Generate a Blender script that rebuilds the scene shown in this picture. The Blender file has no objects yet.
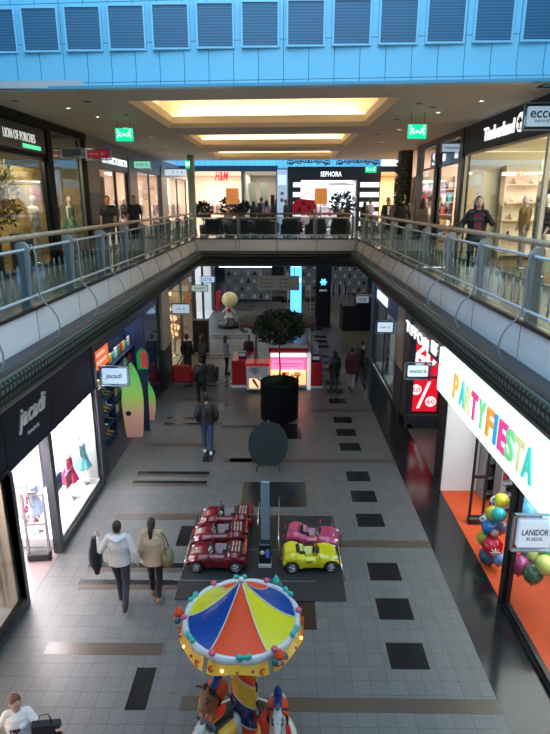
import bpy, bmesh, math, random
from mathutils import Vector, Matrix
random.seed(7)
PI = math.pi
S = bpy.context.scene
COL = S.collection

# ---------------------------------------------------------------- camera
cam_d = bpy.data.cameras.new('camera'); cam = bpy.data.objects.new('camera', cam_d); COL.objects.link(cam)
cam_d.sensor_fit = 'VERTICAL'; cam_d.sensor_height = 36.0; cam_d.lens = 570/734*36.0
cam_d.clip_start = .05; cam_d.clip_end = 400
PITCH = math.atan(166/570); YAW = math.radians(.772)
cam.location = (0, 0, 6.7); cam.rotation_euler = (PI/2-PITCH, 0, YAW)
S.camera = cam
# ---------------------------------------------------------------- view, world, large lights
S.view_settings.view_transform = 'Standard'; S.view_settings.look = 'None'
S.view_settings.gamma = 1.0; S.view_settings.exposure = 0.0; S.view_settings.use_curve_mapping = False
S.cycles.use_denoising = True; S.cycles.max_bounces = 7; S.cycles.diffuse_bounces = 3; S.cycles.transparent_max_bounces = 14
S.cycles.sample_clamp_indirect = 4.0; S.cycles.caustics_reflective = False; S.cycles.caustics_refractive = False
W = bpy.data.worlds.new('World'); S.world = W; W.use_nodes = True
W.node_tree.nodes['Background'].inputs[0].default_value = (.30, .62, 1, 1)
W.node_tree.nodes['Background'].inputs[1].default_value = .8

def area(name, loc, size, power, color, rot=(0, 0, 0), spread=None):
    l = bpy.data.lights.new(name, 'AREA'); l.shape = 'RECTANGLE'; l.size, l.size_y = size
    l.energy = power; l.color = color
    if spread: l.spread = spread
    o = bpy.data.objects.new(name, l); COL.objects.link(o); o.location = loc; o.rotation_euler = rot
    return o
area('skylight_daylight', (-.3, 3.0, 13.4), (9.2, 15), 1300, (.60, .81, 1.0))
area('far_skylight_daylight', (-.3, 33.6, 12.6), (12, 4), 700, (.45, .74, 1.0))
for cx_, cy_ in ((-2.2, 17.2), (2.0, 22.5)):
    area('ceiling_fill_lamp', (cx_, cy_, 8.5), (1.5, 1.5), 4, (1, .86, .66))

# ---------------------------------------------------------------- materials
_M = {}
def mat(name, col, rough=.5, metal=0, emit=0, ecol=None, noise=0, nscale=20, coat=0, spec=.5, bump=0):
    if name in _M: return _M[name]
    m = bpy.data.materials.new(name); m.use_nodes = True; nt = m.node_tree; b = nt.nodes['Principled BSDF']
    c = (*col, 1); b.inputs['Base Color'].default_value = c; b.inputs['Roughness'].default_value = rough
    b.inputs['Metallic'].default_value = metal; b.inputs['Specular IOR Level'].default_value = spec
    b.inputs['Coat Weight'].default_value = coat
    if emit:
        b.inputs['Emission Color'].default_value = (*(ecol or col), 1); b.inputs['Emission Strength'].default_value = emit
    if noise or bump:
        t = nt.nodes.new('ShaderNodeTexCoord'); n = nt.nodes.new('ShaderNodeTexNoise'); n.inputs['Scale'].default_value = nscale
        n.inputs['Detail'].default_value = 4
        nt.links.new(t.outputs['Object'], n.inputs['Vector'])
        if noise:
            r = nt.nodes.new('ShaderNodeValToRGB')
            r.color_ramp.elements[0].position = .3; r.color_ramp.elements[1].position = .7
            r.color_ramp.elements[0].color = tuple(max(0, x*(1-noise)) for x in col)+(1,)
            r.color_ramp.elements[1].color = tuple(min(1, x*(1+noise)) for x in col)+(1,)
            nt.links.new(n.outputs[0], r.inputs[0]); nt.links.new(r.outputs[0], b.inputs['Base Color'])
        if bump:
            bp = nt.nodes.new('ShaderNodeBump'); bp.inputs['Strength'].default_value = bump; bp.inputs['Distance'].default_value = .02
            nt.links.new(n.outputs[0], bp.inputs['Height']); nt.links.new(bp.outputs[0], b.inputs['Normal'])
    _M[name] = m; return m

def glass(name, tint=(1, 1, 1), refl=.10, rough=.02):
    if name in _M: return _M[name]
    m = bpy.data.materials.new(name); m.use_nodes = True; nt = m.node_tree; nt.nodes.clear()
    o = nt.nodes.new('ShaderNodeOutputMaterial'); mx = nt.nodes.new('ShaderNodeMixShader')
    t = nt.nodes.new('ShaderNodeBsdfTransparent'); g = nt.nodes.new('ShaderNodeBsdfGlossy'); f = nt.nodes.new('ShaderNodeLayerWeight')
    mt = nt.nodes.new('ShaderNodeMath'); mt.operation = 'MULTIPLY_ADD'; mt.inputs[1].default_value = .7; mt.inputs[2].default_value = refl*.45
    pw = nt.nodes.new('ShaderNodeMath'); pw.operation = 'POWER'; pw.inputs[1].default_value = 4.5; nt.links.new(f.outputs['Facing'], pw.inputs[0])
    t.inputs[0].default_value = (*tint, 1); g.inputs['Roughness'].default_value = rough
    nt.links.new(pw.outputs[0], mt.inputs[0]); nt.links.new(mt.outputs[0], mx.inputs[0])
    nt.links.new(t.outputs[0], mx.inputs[1]); nt.links.new(g.outputs[0], mx.inputs[2]); nt.links.new(mx.outputs[0], o.inputs[0])
    _M[name] = m; return m

def tile_mat(name, c1, c2, mortar, w, h, rough=.3, msize=.006, offset=0.0, rot=False, noise=.2, spec=.5, axis='XY'):
    """procedural tiles laid out in object space"""
    if name in _M: return _M[name]
    m = bpy.data.materials.new(name); m.use_nodes = True; nt = m.node_tree; b = nt.nodes['Principled BSDF']
    t = nt.nodes.new('ShaderNodeTexCoord'); src = t.outputs['Object']
    if axis != 'XY':
        s = nt.nodes.new('ShaderNodeSeparateXYZ'); c = nt.nodes.new('ShaderNodeCombineXYZ')
        nt.links.new(src, s.inputs[0]); nt.links.new(s.outputs[axis[0]], c.inputs['X']); nt.links.new(s.outputs[axis[1]], c.inputs['Y']); src = c.outputs[0]
    br = nt.nodes.new('ShaderNodeTexBrick'); br.offset = offset; br.squash = 1
    br.inputs['Scale'].default_value = 1; br.inputs['Brick Width'].default_value = w; br.inputs['Row Height'].default_value = h
    br.inputs['Mortar Size'].default_value = msize; br.inputs['Mortar Smooth'].default_value = .1
    br.inputs['Color1'].default_value = (*c1, 1); br.inputs['Color2'].default_value = (*c2, 1); br.inputs['Mortar'].default_value = (*mortar, 1)
    nt.links.new(src, br.inputs['Vector'])
    n = nt.nodes.new('ShaderNodeTexNoise'); n.inputs['Scale'].default_value = 60; n.inputs['Detail'].default_value = 5
    nt.links.new(t.outputs['Object'], n.inputs['Vector'])
    mp = nt.nodes.new('ShaderNodeMapRange'); mp.inputs[1].default_value = .3; mp.inputs[2].default_value = .7
    mp.inputs[3].default_value = 1-noise; mp.inputs[4].default_value = 1+noise; nt.links.new(n.outputs[0], mp.inputs[0])
    mx = nt.nodes.new('ShaderNodeVectorMath'); mx.operation = 'MULTIPLY'
    nt.links.new(br.outputs['Color'], mx.inputs[0]); nt.links.new(mp.outputs[0], mx.inputs[1]); nt.links.new(mx.outputs[0], b.inputs['Base Color'])
    b.inputs['Roughness'].default_value = rough; b.inputs['Specular IOR Level'].default_value = spec
    _M[name] = m; return m

def slat_mat(name, c1, c2, freq, axis, rough=.5, metal=0, hard=.5, spec=.5):
    """fine slats or perforations: a sine stripe in object space"""
    if name in _M: return _M[name]
    m = bpy.data.materials.new(name); m.use_nodes = True; nt = m.node_tree; b = nt.nodes['Principled BSDF']
    t = nt.nodes.new('ShaderNodeTexCoord'); s = nt.nodes.new('ShaderNodeSeparateXYZ'); nt.links.new(t.outputs['Object'], s.inputs[0])
    fac = None
    for ax in axis:
        a = nt.nodes.new('ShaderNodeMath'); a.operation = 'MULTIPLY'; a.inputs[1].default_value = freq*2*PI
        nt.links.new(s.outputs[ax], a.inputs[0]); sn = nt.nodes.new('ShaderNodeMath'); sn.operation = 'SINE'; nt.links.new(a.outputs[0], sn.inputs[0])
        gt = nt.nodes.new('ShaderNodeMath'); gt.operation = 'GREATER_THAN'; gt.inputs[1].default_value = hard; nt.links.new(sn.outputs[0], gt.inputs[0])
        if fac is None: fac = gt.outputs[0]
        else:
            mu = nt.nodes.new('ShaderNodeMath'); mu.operation = 'MAXIMUM'; nt.links.new(fac, mu.inputs[0]); nt.links.new(gt.outputs[0], mu.inputs[1]); fac = mu.outputs[0]
    mx = nt.nodes.new('ShaderNodeMix'); mx.data_type = 'RGBA'; mx.inputs[6].default_value = (*c1, 1); mx.inputs[7].default_value = (*c2, 1)
    nt.links.new(fac, mx.inputs[0]); nt.links.new(mx.outputs[2], b.inputs['Base Color'])
    b.inputs['Roughness'].default_value = rough; b.inputs['Metallic'].default_value = metal; b.inputs['Specular IOR Level'].default_value = spec
    _M[name] = m; return m

def ramp_mat(name, stops, z0, z1, rough=.35, emit=0):
    """paint that changes along the object's own height"""
    if name in _M: return _M[name]
    m = bpy.data.materials.new(name); m.use_nodes = True; nt = m.node_tree; b = nt.nodes['Principled BSDF']
    t = nt.nodes.new('ShaderNodeTexCoord'); s = nt.nodes.new('ShaderNodeSeparateXYZ'); nt.links.new(t.outputs['Object'], s.inputs[0])
    mp = nt.nodes.new('ShaderNodeMapRange'); mp.inputs[1].default_value = z0; mp.inputs[2].default_value = z1; nt.links.new(s.outputs['Z'], mp.inputs[0])
    r = nt.nodes.new('ShaderNodeValToRGB'); nt.links.new(mp.outputs[0], r.inputs[0])
    while len(r.color_ramp.elements) < len(stops): r.color_ramp.elements.new(.5)
    for e, (p, c) in zip(r.color_ramp.elements, stops): e.position = p; e.color = (*c, 1)
    nt.links.new(r.outputs[0], b.inputs['Base Color']); b.inputs['Roughness'].default_value = rough
    if emit: nt.links.new(r.outputs[0], b.inputs['Emission Color']); b.inputs['Emission Strength'].default_value = emit
    _M[name] = m; return m

BLACK = mat('black_paint', (.012, .013, .016), .35)
DKGREY = mat('dark_grey_metal', (.045, .048, .055), .4)
MIDGREY = mat('mid_grey', (.16, .17, .18), .5)
STEEL = mat('brushed_steel', (.42, .46, .50), .3, .75)
CHROME = mat('chrome', (.8, .8, .82), .12, 1)
WHITE = mat('white_plastic', (.8, .8, .8), .35)
CREAM = mat('cream_paint', (.72, .66, .55), .6)
RED = mat('red_paint', (.5, .012, .012), .3)
GLASS = glass('shop_glass', (.93, .95, .95), .10)
RGLASS = glass('railing_glass', (.76, .84, .85), .05)
SKIN = mat('skin', (.50, .30, .22), .55, noise=.08)
HAIR = mat('dark_hair', (.022, .014, .01), .5, noise=.3, nscale=60)
BROWNHAIR = mat('brown_hair', (.07, .033, .018), .5, noise=.3, nscale=60)
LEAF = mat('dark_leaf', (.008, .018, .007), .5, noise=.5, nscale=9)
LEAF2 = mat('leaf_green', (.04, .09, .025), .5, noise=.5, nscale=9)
SOIL = mat('soil', (.03, .02, .014), .9, noise=.4)
WOOD = mat('wood_handrail', (.36, .27, .17), .4, noise=.18, nscale=6)
BARK = mat('bark', (.09, .06, .04), .8, noise=.4)

# ---------------------------------------------------------------- mesh builder
class MB:
    def __init__(s): s.v = []; s.f = []; s.mi = []; s.cur = 0; s.sm = []; s.smooth = False
    def m(s, i): s.cur = i; return s
    def add(s, vs, fs, smooth=None):
        b = len(s.v); s.v += [tuple(v) for v in vs]
        for f in fs: s.f.append([b+i for i in f]); s.mi.append(s.cur); s.sm.append(s.smooth if smooth is None else smooth)
        return s
    def box(s, x0, x1, y0, y1, z0, z1, M=None):
        vs = [(x, y, z) for x in (x0, x1) for y in (y0, y1) for z in (z0, z1)]
        if M: vs = [M @ Vector(v) for v in vs]
        return s.add(vs, [(0, 1, 3, 2), (4, 6, 7, 5), (0, 4, 5, 1), (2, 3, 7, 6), (0, 2, 6, 4), (1, 5, 7, 3)], False)
    def cbox(s, c, d, M=None):
        return s.box(c[0]-d[0]/2, c[0]+d[0]/2, c[1]-d[1]/2, c[1]+d[1]/2, c[2]-d[2]/2, c[2]+d[2]/2, M)
    def rbox(s, x0, x1, y0, y1, z0, z1, r=.02, M=None):
        """box with chamfered edges"""
        r = min(r, (x1-x0)/2.01, (y1-y0)/2.01, (z1-z0)/2.01); vs = []
        for z, i in ((z0, r), (z0+r, 0), (z1-r, 0), (z1, r)):
            a, b, c, d = x0+i, x1-i, y0+i, y1-i; k = r if i == 0 else 0
            vs += [(a+k, c, z), (b-k, c, z), (b, c+k, z), (b, d-k, z), (b-k, d, z), (a+k, d, z), (a, d-k, z), (a, c+k, z)]
        if M: vs = [M @ Vector(v) for v in vs]
        fs = [tuple(range(7, -1, -1)), tuple(range(24, 32))]
        for l in range(3): fs += [(l*8+i, l*8+(i+1) % 8, l*8+8+(i+1) % 8, l*8+8+i) for i in range(8)]
        return s.add(vs, fs, False)
    def lathe(s, prof, c=(0, 0, 0), n=24, M=None, cap=True, smooth=True, sx=1, sy=1):
        vs = []; fs = []
        for r, z in prof:
            for i in range(n):
                a = 2*PI*i/n; vs.append(Vector((r*math.cos(a)*sx, r*math.sin(a)*sy, z)))
        if M: vs = [M @ v for v in vs]
        vs = [v+Vector(c) for v in vs]
        for k in range(len(prof)-1):
            for i in range(n):
                j = (i+1) % n; fs.append((k*n+i, k*n+j, (k+1)*n+j, (k+1)*n+i))
        s.add(vs, fs, smooth)
        if cap:
            b = len(s.v)-len(vs)
            for idx in (list(range(n-1, -1, -1)), [(len(prof)-1)*n+i for i in range(n)]):
                s.f.append([b+i for i in idx]); s.mi.append(s.cur); s.sm.append(False)
        return s
    def tube(s, pts, r, n=8, closed=False):
        pts = [Vector(p) for p in pts]; rs = r if isinstance(r, (list, tuple)) else [r]*len(pts)
        N = len(pts); vs = []; fs = []; prev = None
        for i, p in enumerate(pts):
            if closed: d = pts[(i+1) % N]-pts[i-1]
            else: d = pts[min(i+1, N-1)]-pts[max(i-1, 0)]
            d.normalize()
            if prev is None: u = d.orthogonal().normalized()
            else: u = prev-d*prev.dot(d); u = u.normalized() if u.length > 1e-6 else d.orthogonal().normalized()
            prev = u; w = d.cross(u)
            for k in range(n):
                a = 2*PI*k/n; vs.append(p+(u*math.cos(a)+w*math.sin(a))*rs[i])
        M_ = N if closed else N-1
        for i in range(M_):
            j = (i+1) % N
            for k in range(n):
                l = (k+1) % n; fs.append((i*n+k, i*n+l, j*n+l, j*n+k))
        if not closed: fs += [tuple(range(n-1, -1, -1)), tuple((N-1)*n+k for k in range(n))]
        return s.add(vs, fs, True)
    def sph(s, c, r, n=12, k=8, M=None, R=None):
        if not isinstance(r, (tuple, list)): r = (r, r, r)
        vs = [Vector((0, 0, -r[2]))]; fs = []
        for i in range(1, k):
            t = PI*i/k
            for j in range(n):
                a = 2*PI*j/n; vs.append(Vector((r[0]*math.sin(t)*math.cos(a), r[1]*math.sin(t)*math.sin(a), -r[2]*math.cos(t))))
        vs.append(Vector((0, 0, r[2])))
        if R: vs = [R @ v for v in vs]
        vs = [v+Vector(c) for v in vs]
        if M: vs = [M @ v for v in vs]
        for j in range(n): fs.append((0, 1+(j+1) % n, 1+j))
        for i in range(k-2):
            for j in range(n):
                a = 1+i*n; fs.append((a+j, a+(j+1) % n, a+n+(j+1) % n, a+n+j))
        a = 1+(k-2)*n
        for j in range(n): fs.append((a+j, a+(j+1) % n, len(vs)-1))
        return s.add(vs, fs, True)
    def cap(s, p0, p1, r0, r1=None, n=10):
        """tapered capsule"""
        r1 = r0 if r1 is None else r1; p0 = Vector(p0); p1 = Vector(p1); d = (p1-p0); L = d.length
        if L < 1e-5: return s.sph(p0, r0)
        q = Vector((0, 0, 1)).rotation_difference(d).to_matrix().to_4x4()
        prof = [(r0*math.cos(a), r0*math.sin(a)) for a in (-PI/2*.98, -PI/3, -PI/6, 0)]+[(r1*math.cos(a), L+r1*math.sin(a)) for a in (0, PI/6, PI/3, PI/2*.98)]
        return s.lathe(prof, p0, n, q)
    def prism(s, poly, a0, a1, axis='y', M=None):
        """extrude a 2-D outline along an axis; the outline is (x,z) for y, (y,z) for x, (x,y) for z"""
        def P(u, v, a): return {'y': (u, a, v), 'x': (a, u, v), 'z': (u, v, a)}[axis]
        n = len(poly); vs = [P(u, v, a0) for u, v in poly]+[P(u, v, a1) for u, v in poly]
        if M: vs = [M @ Vector(v) for v in vs]
        fs = [tuple(range(n)), tuple(range(2*n-1, n-1, -1))]+[(i, n+i, n+(i+1) % n, (i+1) % n) for i in range(n)]
        return s.add(vs, fs, False)
    def grid(s, rows, smooth=True, closed_u=False):
        n = len(rows[0]); vs = [v for r in rows for v in r]; fs = []
        for i in range(len(rows)-1):
            for j in range(n if closed_u else n-1):
                k = (j+1) % n; fs.append((i*n+j, i*n+k, (i+1)*n+k, (i+1)*n+j))
        return s.add(vs, fs, smooth)
    def build(s, name, mats, parent=None, w=False, bevel=0):
        me = bpy.data.meshes.new(name); me.from_pydata(s.v, [], s.f)
        mats = mats if isinstance(mats, (list, tuple)) else [mats]
        for m_ in mats: me.materials.append(m_)
        me.polygons.foreach_set('material_index', s.mi); me.polygons.foreach_set('use_smooth', s.sm)
        bm = bmesh.new(); bm.from_mesh(me); bmesh.ops.recalc_face_normals(bm, faces=bm.faces); bm.to_mesh(me); bm.free()
        return link(name, me, parent, w)
def shear(mb):
    """the upper ceiling grid runs four degrees askew to the corridor"""
    mb.v = [(x, y-.07*(max(-7, min(7, x))+.43), z) for x, y, z in mb.v]; return mb

def link(name, me, parent=None, w=False):
    o = bpy.data.objects.new(name, me); COL.objects.link(o)
    if parent is not None:
        o.parent = parent
        if w:
            off = Vector(); p = parent
            while p: off += p.location; p = p.parent
            o.location = -off
    return o
def recentre(o):
    """put a top-level mesh's origin at its base"""
    vs = [v.co for v in o.data.vertices]
    x = (min(v.x for v in vs)+max(v.x for v in vs))/2; y = (min(v.y for v in vs)+max(v.y for v in vs))/2; z = min(v.z for v in vs)
    c = Vector((x, y, z)); o.data.transform(Matrix.Translation(-c)); o.location = o.location+c
    return o
def tag(o, label, cat, group=None, kind=None):
    o['label'] = label; o['category'] = cat
    if group: o['group'] = group
    if kind: o['kind'] = kind
    return o
def thing(name, label, cat, loc=(0, 0, 0), rz=0, group=None):
    o = bpy.data.objects.new(name, None); COL.objects.link(o); o.empty_display_size = .1
    o.location = loc; o.rotation_euler = (0, 0, rz); return tag(o, label, cat, group)
def struct(name, mb, m):
    o = mb.build(name, m); o['kind'] = 'structure'; return o
def kids(o): return [c for c in bpy.data.objects if c.parent == o]
_kid = {}
def copy_tree(o, parent=None):
    c = o.copy(); COL.objects.link(c)
    if parent is not None: c.parent = parent
    if o.name not in _kid: _kid[o.name] = kids(o)
    for ch in _kid[o.name]: copy_tree(ch, c)
    return c
def dup(o, loc, rz=0, label=None, group=None, scale=None):
    c = copy_tree(o); c.location = loc; c.rotation_euler = (0, 0, rz)
    if label: c['label'] = label
    if group: c['group'] = group
    if scale: c.scale = (scale,)*3 if not isinstance(scale, tuple) else scale
    return c
def lab(o, label): o['label'] = label; return o

def text(name, s, m, org, w, h, xd, ud, parent=None, wr=True, ext=.012, shear=0, bold=0, keep=False):
    if s.startswith('~'):
        # lettering too small to read in the photograph: a row of letter-high strokes
        n = int(s[1:]); xd = Vector(xd).normalized(); ud = Vector(ud).normalized(); nd = xd.cross(ud); rr = random.Random(n*7+int(w*100)); mb = MB(); M = Matrix((xd, ud, nd)).transposed().to_4x4(); M.translation = Vector(org)
        p = w/n
        for i in range(n):
            k = rr.random()
            if k < .12: continue
            x = i*p; a = p*.72
            if k < .5: mb.box(x, x+a*.35, 0, h, 0, ext, M).box(x+a*.35, x+a, h*.72, h, 0, ext, M).box(x+a*.35, x+a, 0, h*.25, 0, ext, M)
            elif k < .8: mb.box(x, x+a*.3, 0, h, 0, ext, M).box(x+a*.7, x+a, 0, h, 0, ext, M).box(x+a*.3, x+a*.7, h*.38, h*.62, 0, ext, M)
            else: mb.box(x+a*.3, x+a*.65, 0, h, 0, ext, M).box(x, x+a, h*.78, h, 0, ext, M)
        return mb.build(name, m, parent, wr)
    """lettering fitted in a w x h box whose lower left corner is org; xd = reading direction, ud = up"""
    cu = bpy.data.curves.new(name, 'FONT'); cu.body = s; cu.size = 1; cu.extrude = 0.0; cu.shear = shear; cu.offset = bold; cu.resolution_u = 3
    o = bpy.data.objects.new(name+'_tmp', cu); COL.objects.link(o); bpy.context.view_layer.update()
    dg = bpy.context.evaluated_depsgraph_get(); me = bpy.data.meshes.new_from_object(o.evaluated_get(dg)); bpy.data.objects.remove(o); bpy.data.curves.remove(cu)
    xs = [v.co.x for v in me.vertices]; ys = [v.co.y for v in me.vertices]
    x0, x1, y0, y1 = min(xs), max(xs), min(ys), max(ys); sx = w/(x1-x0); sy = h/(y1-y0)
    if keep: sx = sy = min(sx, sy)
    xd = Vector(xd).normalized(); ud = Vector(ud).normalized(); nd = xd.cross(ud); org = Vector(org)
    bm = bmesh.new(); bm.from_mesh(me)
    for v in bm.verts: v.co = org+xd*((v.co.x-x0)*sx)+ud*((v.co.y-y0)*sy)+nd*ext
    ret = bmesh.ops.extrude_face_region(bm, geom=list(bm.faces))
    for g in ret['geom']:
        if isinstance(g, bmesh.types.BMVert): g.co -= nd*ext
    bmesh.ops.recalc_face_normals(bm, faces=bm.faces); bm.to_mesh(me); bm.free()
    me.materials.clear(); me.materials.append(m); me.name = name
    for p in me.polygons: p.material_index = 0
    return link(name, me, parent, wr)

def remesh(mb, name, m, parent, vox=.012, smooth=2):
    """fuse overlapping closed shapes into one continuous skin"""
    o = mb.build(name, m, parent)
    r = o.modifiers.new('r', 'REMESH'); r.mode = 'VOXEL'; r.voxel_size = vox; r.use_smooth_shade = True
    if smooth: sm = o.modifiers.new('s', 'SMOOTH'); sm.factor = .5; sm.iterations = smooth
    par = o.parent; o.parent = None
    bpy.context.view_layer.update(); dg = bpy.context.evaluated_depsgraph_get()
    me = bpy.data.meshes.new_from_object(o.evaluated_get(dg)); o.modifiers.clear(); old = o.data; o.data = me; me.name = name; bpy.data.meshes.remove(old)
    o.parent = par
    if not me.materials: me.materials.append(m)
    return o
# ---------------------------------------------------------------- people
def person(label, loc, rz=0, h=1.75, top=None, legs=None, hair=None, shoes=None, vox=.014, arms=None, stride=.22, sleeve=1.0, loose=.02,
           hem=.90, style='short', turn=0, sit=False, group=None, cat='person', look=None, female=False, extra=None, skin=None, narrow=1.0, pitch=0):
    sk = skin or SKIN; top = top or BLACK; legs = legs or DKGREY; hair = hair or HAIR; shoes = shoes or BLACK
    s = h/1.75; dz = -.42 if sit else 0
    t = thing('person', label, cat, loc, rz, group)
    P = lambda x, y, z: Vector((x*s, y*s, (z+dz)*s))
    Q = lambda x, y, z: Vector((x*s, y*s, z*s))
    sw = (.142 if female else .162)*narrow
    # joints, facing +Y; index 0 = left (-x), 1 = right (+x)
    hip = [P(-.085, 0, .92), P(.085, 0, .92)]
    if sit:
        knee = [Q(-.11, .42, .52), Q(.11, .42, .52)]; ank = [Q(-.11, .40, .09), Q(.11, .42, .09)]
    else:
        knee = [P(-.09, stride*.55+.02, .50), P(.09, -stride*.25+.03, .50)]
        ank = [P(-.085, stride*.75, .085), P(.085, -stride*.85, .085+max(0, abs(stride))*.18)]
    sh = [P(-sw, 0, 1.42), P(sw, 0, 1.42)]
    if arms is None: arms = [((-sw-.055, -.05-stride*.2, 1.14), (-sw-.06, .03-stride*.3, .90)), ((sw+.055, -.02+stride*.25, 1.14), (sw+.06, .10+stride*.3, .91))]
    elb = [P(*a[0]) for a in arms]; wr = [P(*a[1]) for a in arms]
    near = vox < .012
    H = P(0, .015, 1.625)
    R = Matrix.Rotation(turn, 4, 'Z') @ Matrix.Rotation(-pitch, 4, 'X')
    hv = lambda x, y, z: H+(R @ Vector((x*s, y*s, z*s)))
    b = MB()
    b.sph(H, (.073*s, .092*s, .112*s), 16, 12, R=R)
    b.sph(hv(0, .035, -.06), (.052*s, .055*s, .052*s), 12, 8, R=R)
    b.cap(hv(0, .088, .01), hv(0, .108, -.022), .010*s, .015*s, 8)
    b.cap(hv(-.022, .082, -.058), hv(.022, .082, -.058), .011*s, .011*s, 8)
    for k in (-1, 1):
        b.sph(hv(k*.076, -.005, -.005), (.012*s, .022*s, .033*s), 8, 6, R=R); b.sph(hv(k*.028, .078, .028), (.022*s, .014*s, .009*s), 8, 6, R=R)
    b.cap(P(0, -.01, 1.44), H-Vector((0, 0, .06*s)), .055*s, .050*s)
    b.sph(P(0, 0, 1.30), ((sw-.02)*s, .105*s, .17*s)); b.sph(P(0, 0, 1.12), (.13*s, .09*s, .15*s)); b.sph(P(0, -.01, .95), (.155*s, .11*s, .12*s))
    b.cap(sh[0], sh[1], .055*s)
    if female:
        for k in (-1, 1): b.sph(P(k*.07, .07, 1.27), .06*s)
    for i in (0, 1):
        b.cap(sh[i], elb[i], .045*s, .037*s); b.cap(elb[i], wr[i], .036*s, .026*s)
        b.cap(hip[i], knee[i], .085*s, .056*s); b.cap(knee[i], ank[i], .055*s, .038*s)
        b.cap(ank[i]+Vector((0, -.03*s, -.03*s)), ank[i]+Vector((0, .14*s, -.045*s)), .034*s, .028*s)
        # hand: palm, four fingers, thumb off the side
        d = (wr[i]-elb[i]).normalized(); side = Vector((0, 1, 0)); side = (side-d*side.dot(d)); side = side.normalized() if side.length > .2 else Vector((1, 0, 0))
        nn = d.cross(side); k = -1 if i == 0 else 1
        pm = wr[i]+d*.055*s
        for q in (-1.5, -.5, .5, 1.5):
            b.cap(wr[i]+side*q*.014*s, pm+side*q*.019*s+d*.025*s, .014*s, .012*s, 8)
            L = (.062, .078, .074, .056)[int(q+1.5)]*s
            f0 = pm+side*q*.020*s+d*.03*s; f1 = f0+d*L*.5+nn*k*-.008*s; b.cap(f0, f1, .0085*s, .008*s, 7); b.cap(f1, f1+d*L*.42+nn*k*-.020*s, .008*s, .006*s, 7)
        t0 = wr[i]+d*.03*s+side*.02*s; t1 = t0+side*.032*s+d*.025*s; b.cap(t0, t1, .012*s, .010*s, 7); b.cap(t1, t1+d*.034*s+side*.006*s, .010*s, .007*s, 7)
    remesh(b, 'body', sk, t, vox, 2 if not near else 1)
    # garments
    g = MB(); L = loose
    hz = hem
    g.sph(P(0, 0, 1.30), ((sw-.01+L*.7)*s, (.105+L*.7)*s, .165*s), 16, 10); g.cap(sh[0]+Vector((.02*s, 0, .0)), sh[1]-Vector((.02*s, 0, 0)), (.044+L*.6)*s)
    nst = 6
    prof = [(.115+L, hz), (.15+L*1.3 if not female else .155+L*1.2, hz+.01), (.148+L, hz+.1), (.135+L, 1.12), (.15+L, 1.27), (.14+L*.5, 1.38), (.07, 1.465)]
    g.lathe([(r*s, (z+dz)*s) for r, z in prof], (0, 0, 0), 24, sx=1.06, sy=.80)
    if female:
        for k in (-1, 1): g.sph(P(k*.07, .08, 1.27), (.06+L*.5)*s)
    for i in (0, 1):
        e1 = elb[i] if sleeve >= .5 else sh[i].lerp(elb[i], sleeve*2)
        g.cap(sh[i], e1, (.046+L*.6)*s, (.040+L*.6)*s)
        if sleeve > .5: g.cap(elb[i], elb[i].lerp(wr[i], min(1, (sleeve-.5)*2)), (.040+L*.6)*s, (.030+L*.4)*s)
    remesh(g, 'jacket' if L >= .02 and sleeve > .6 else 'shirt', top, t, max(vox, .009), 2)
    g = MB(); g.sph(P(0, -.012, .955), (.165*s, .118*s, .13*s), 16, 10)
    for i in (0, 1):
        g.cap(hip[i], knee[i], .097*s, .068*s); g.cap(knee[i], ank[i]+Vector((0, 0, .03*s)), .068*s, .052*s)
    remesh(g, 'trousers', legs, t, max(vox, .009), 2)
    for i in (0, 1):
        g = MB(); a = ank[i]; g.cap(a+Vector((0, -.035*s, -.035*s)), a+Vector((0, .15*s, -.045*s)), .042*s, .036*s); g.cap(a+Vector((0, -.02*s, .01*s)), a+Vector((0, -.02*s, -.03*s)), .043*s)
        g.cap(a+Vector((0, -.03*s, -.065*s)), a+Vector((0, .16*s, -.067*s)), .018*s, .018*s); g.build('shoe', shoes, t)
    # hair
    g = MB(); g.sph(hv(0, -.022, .026), (.081*s, .094*s, .104*s), 16, 10, R=R)
    if style == 'short': g.sph(hv(0, -.035, -.02), (.076*s, .078*s, .085*s), 14, 8, R=R)
    if style in ('long', 'pony', 'bun'): g.sph(hv(0, -.04, -.02), (.080*s, .075*s, .10*s), 14, 8, R=R)
    if style == 'long':
        for x in (-.05, 0, .05): g.cap(hv(x, -.055, 0), hv(x*1.5, -.085, -.30), .05*s, .035*s)
        for k in (-1, 1): g.cap(hv(k*.070, -.03, 0), hv(k*.085, -.02, -.24), .026*s, .022*s)
    if style == 'pony': g.cap(hv(0, -.09, .02), hv(0, -.12, -.10), .045*s, .05*s); g.cap(hv(0, -.12, -.10), hv(0, -.125, -.27), .05*s, .028*s)
    if style == 'bun': g.sph(hv(0, -.095, .05), .06*s)
    ho = remesh(g, 'hair', hair, t, max(vox, .010), 1)
    # carve the face clear of hair
    ho.data.transform(Matrix.Identity(4))
    if near or look:
        g = MB()
        for k in (-1, 1): g.sph(hv(k*.028, .085, .008), (.011*s, .006*s, .006*s), 8, 6, R=R)
        g.build('eyes', mat('eye_dark', (.02, .015, .012), .2), t)
        g = MB(); g.sph(hv(0, .093, -.058), (.021*s, .007*s, .006*s), 8, 6, R=R); g.build('mouth', mat('lips', (.35, .09, .08), .4), t)
    if extra: extra(t, P, elb, wr, s)
    return t

# ---------------------------------------------------------------- constants of the place
GL, GR = -4.4, 3.82         # ground-floor shop fronts
UL, UR = -6.0, 5.0          # upper-floor shop fronts
VL, VR, VF = -3.76, 3.2, 25.0   # edges of the void
Z2, ZC = 5.1, 8.6           # upper floor, ceiling

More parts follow.
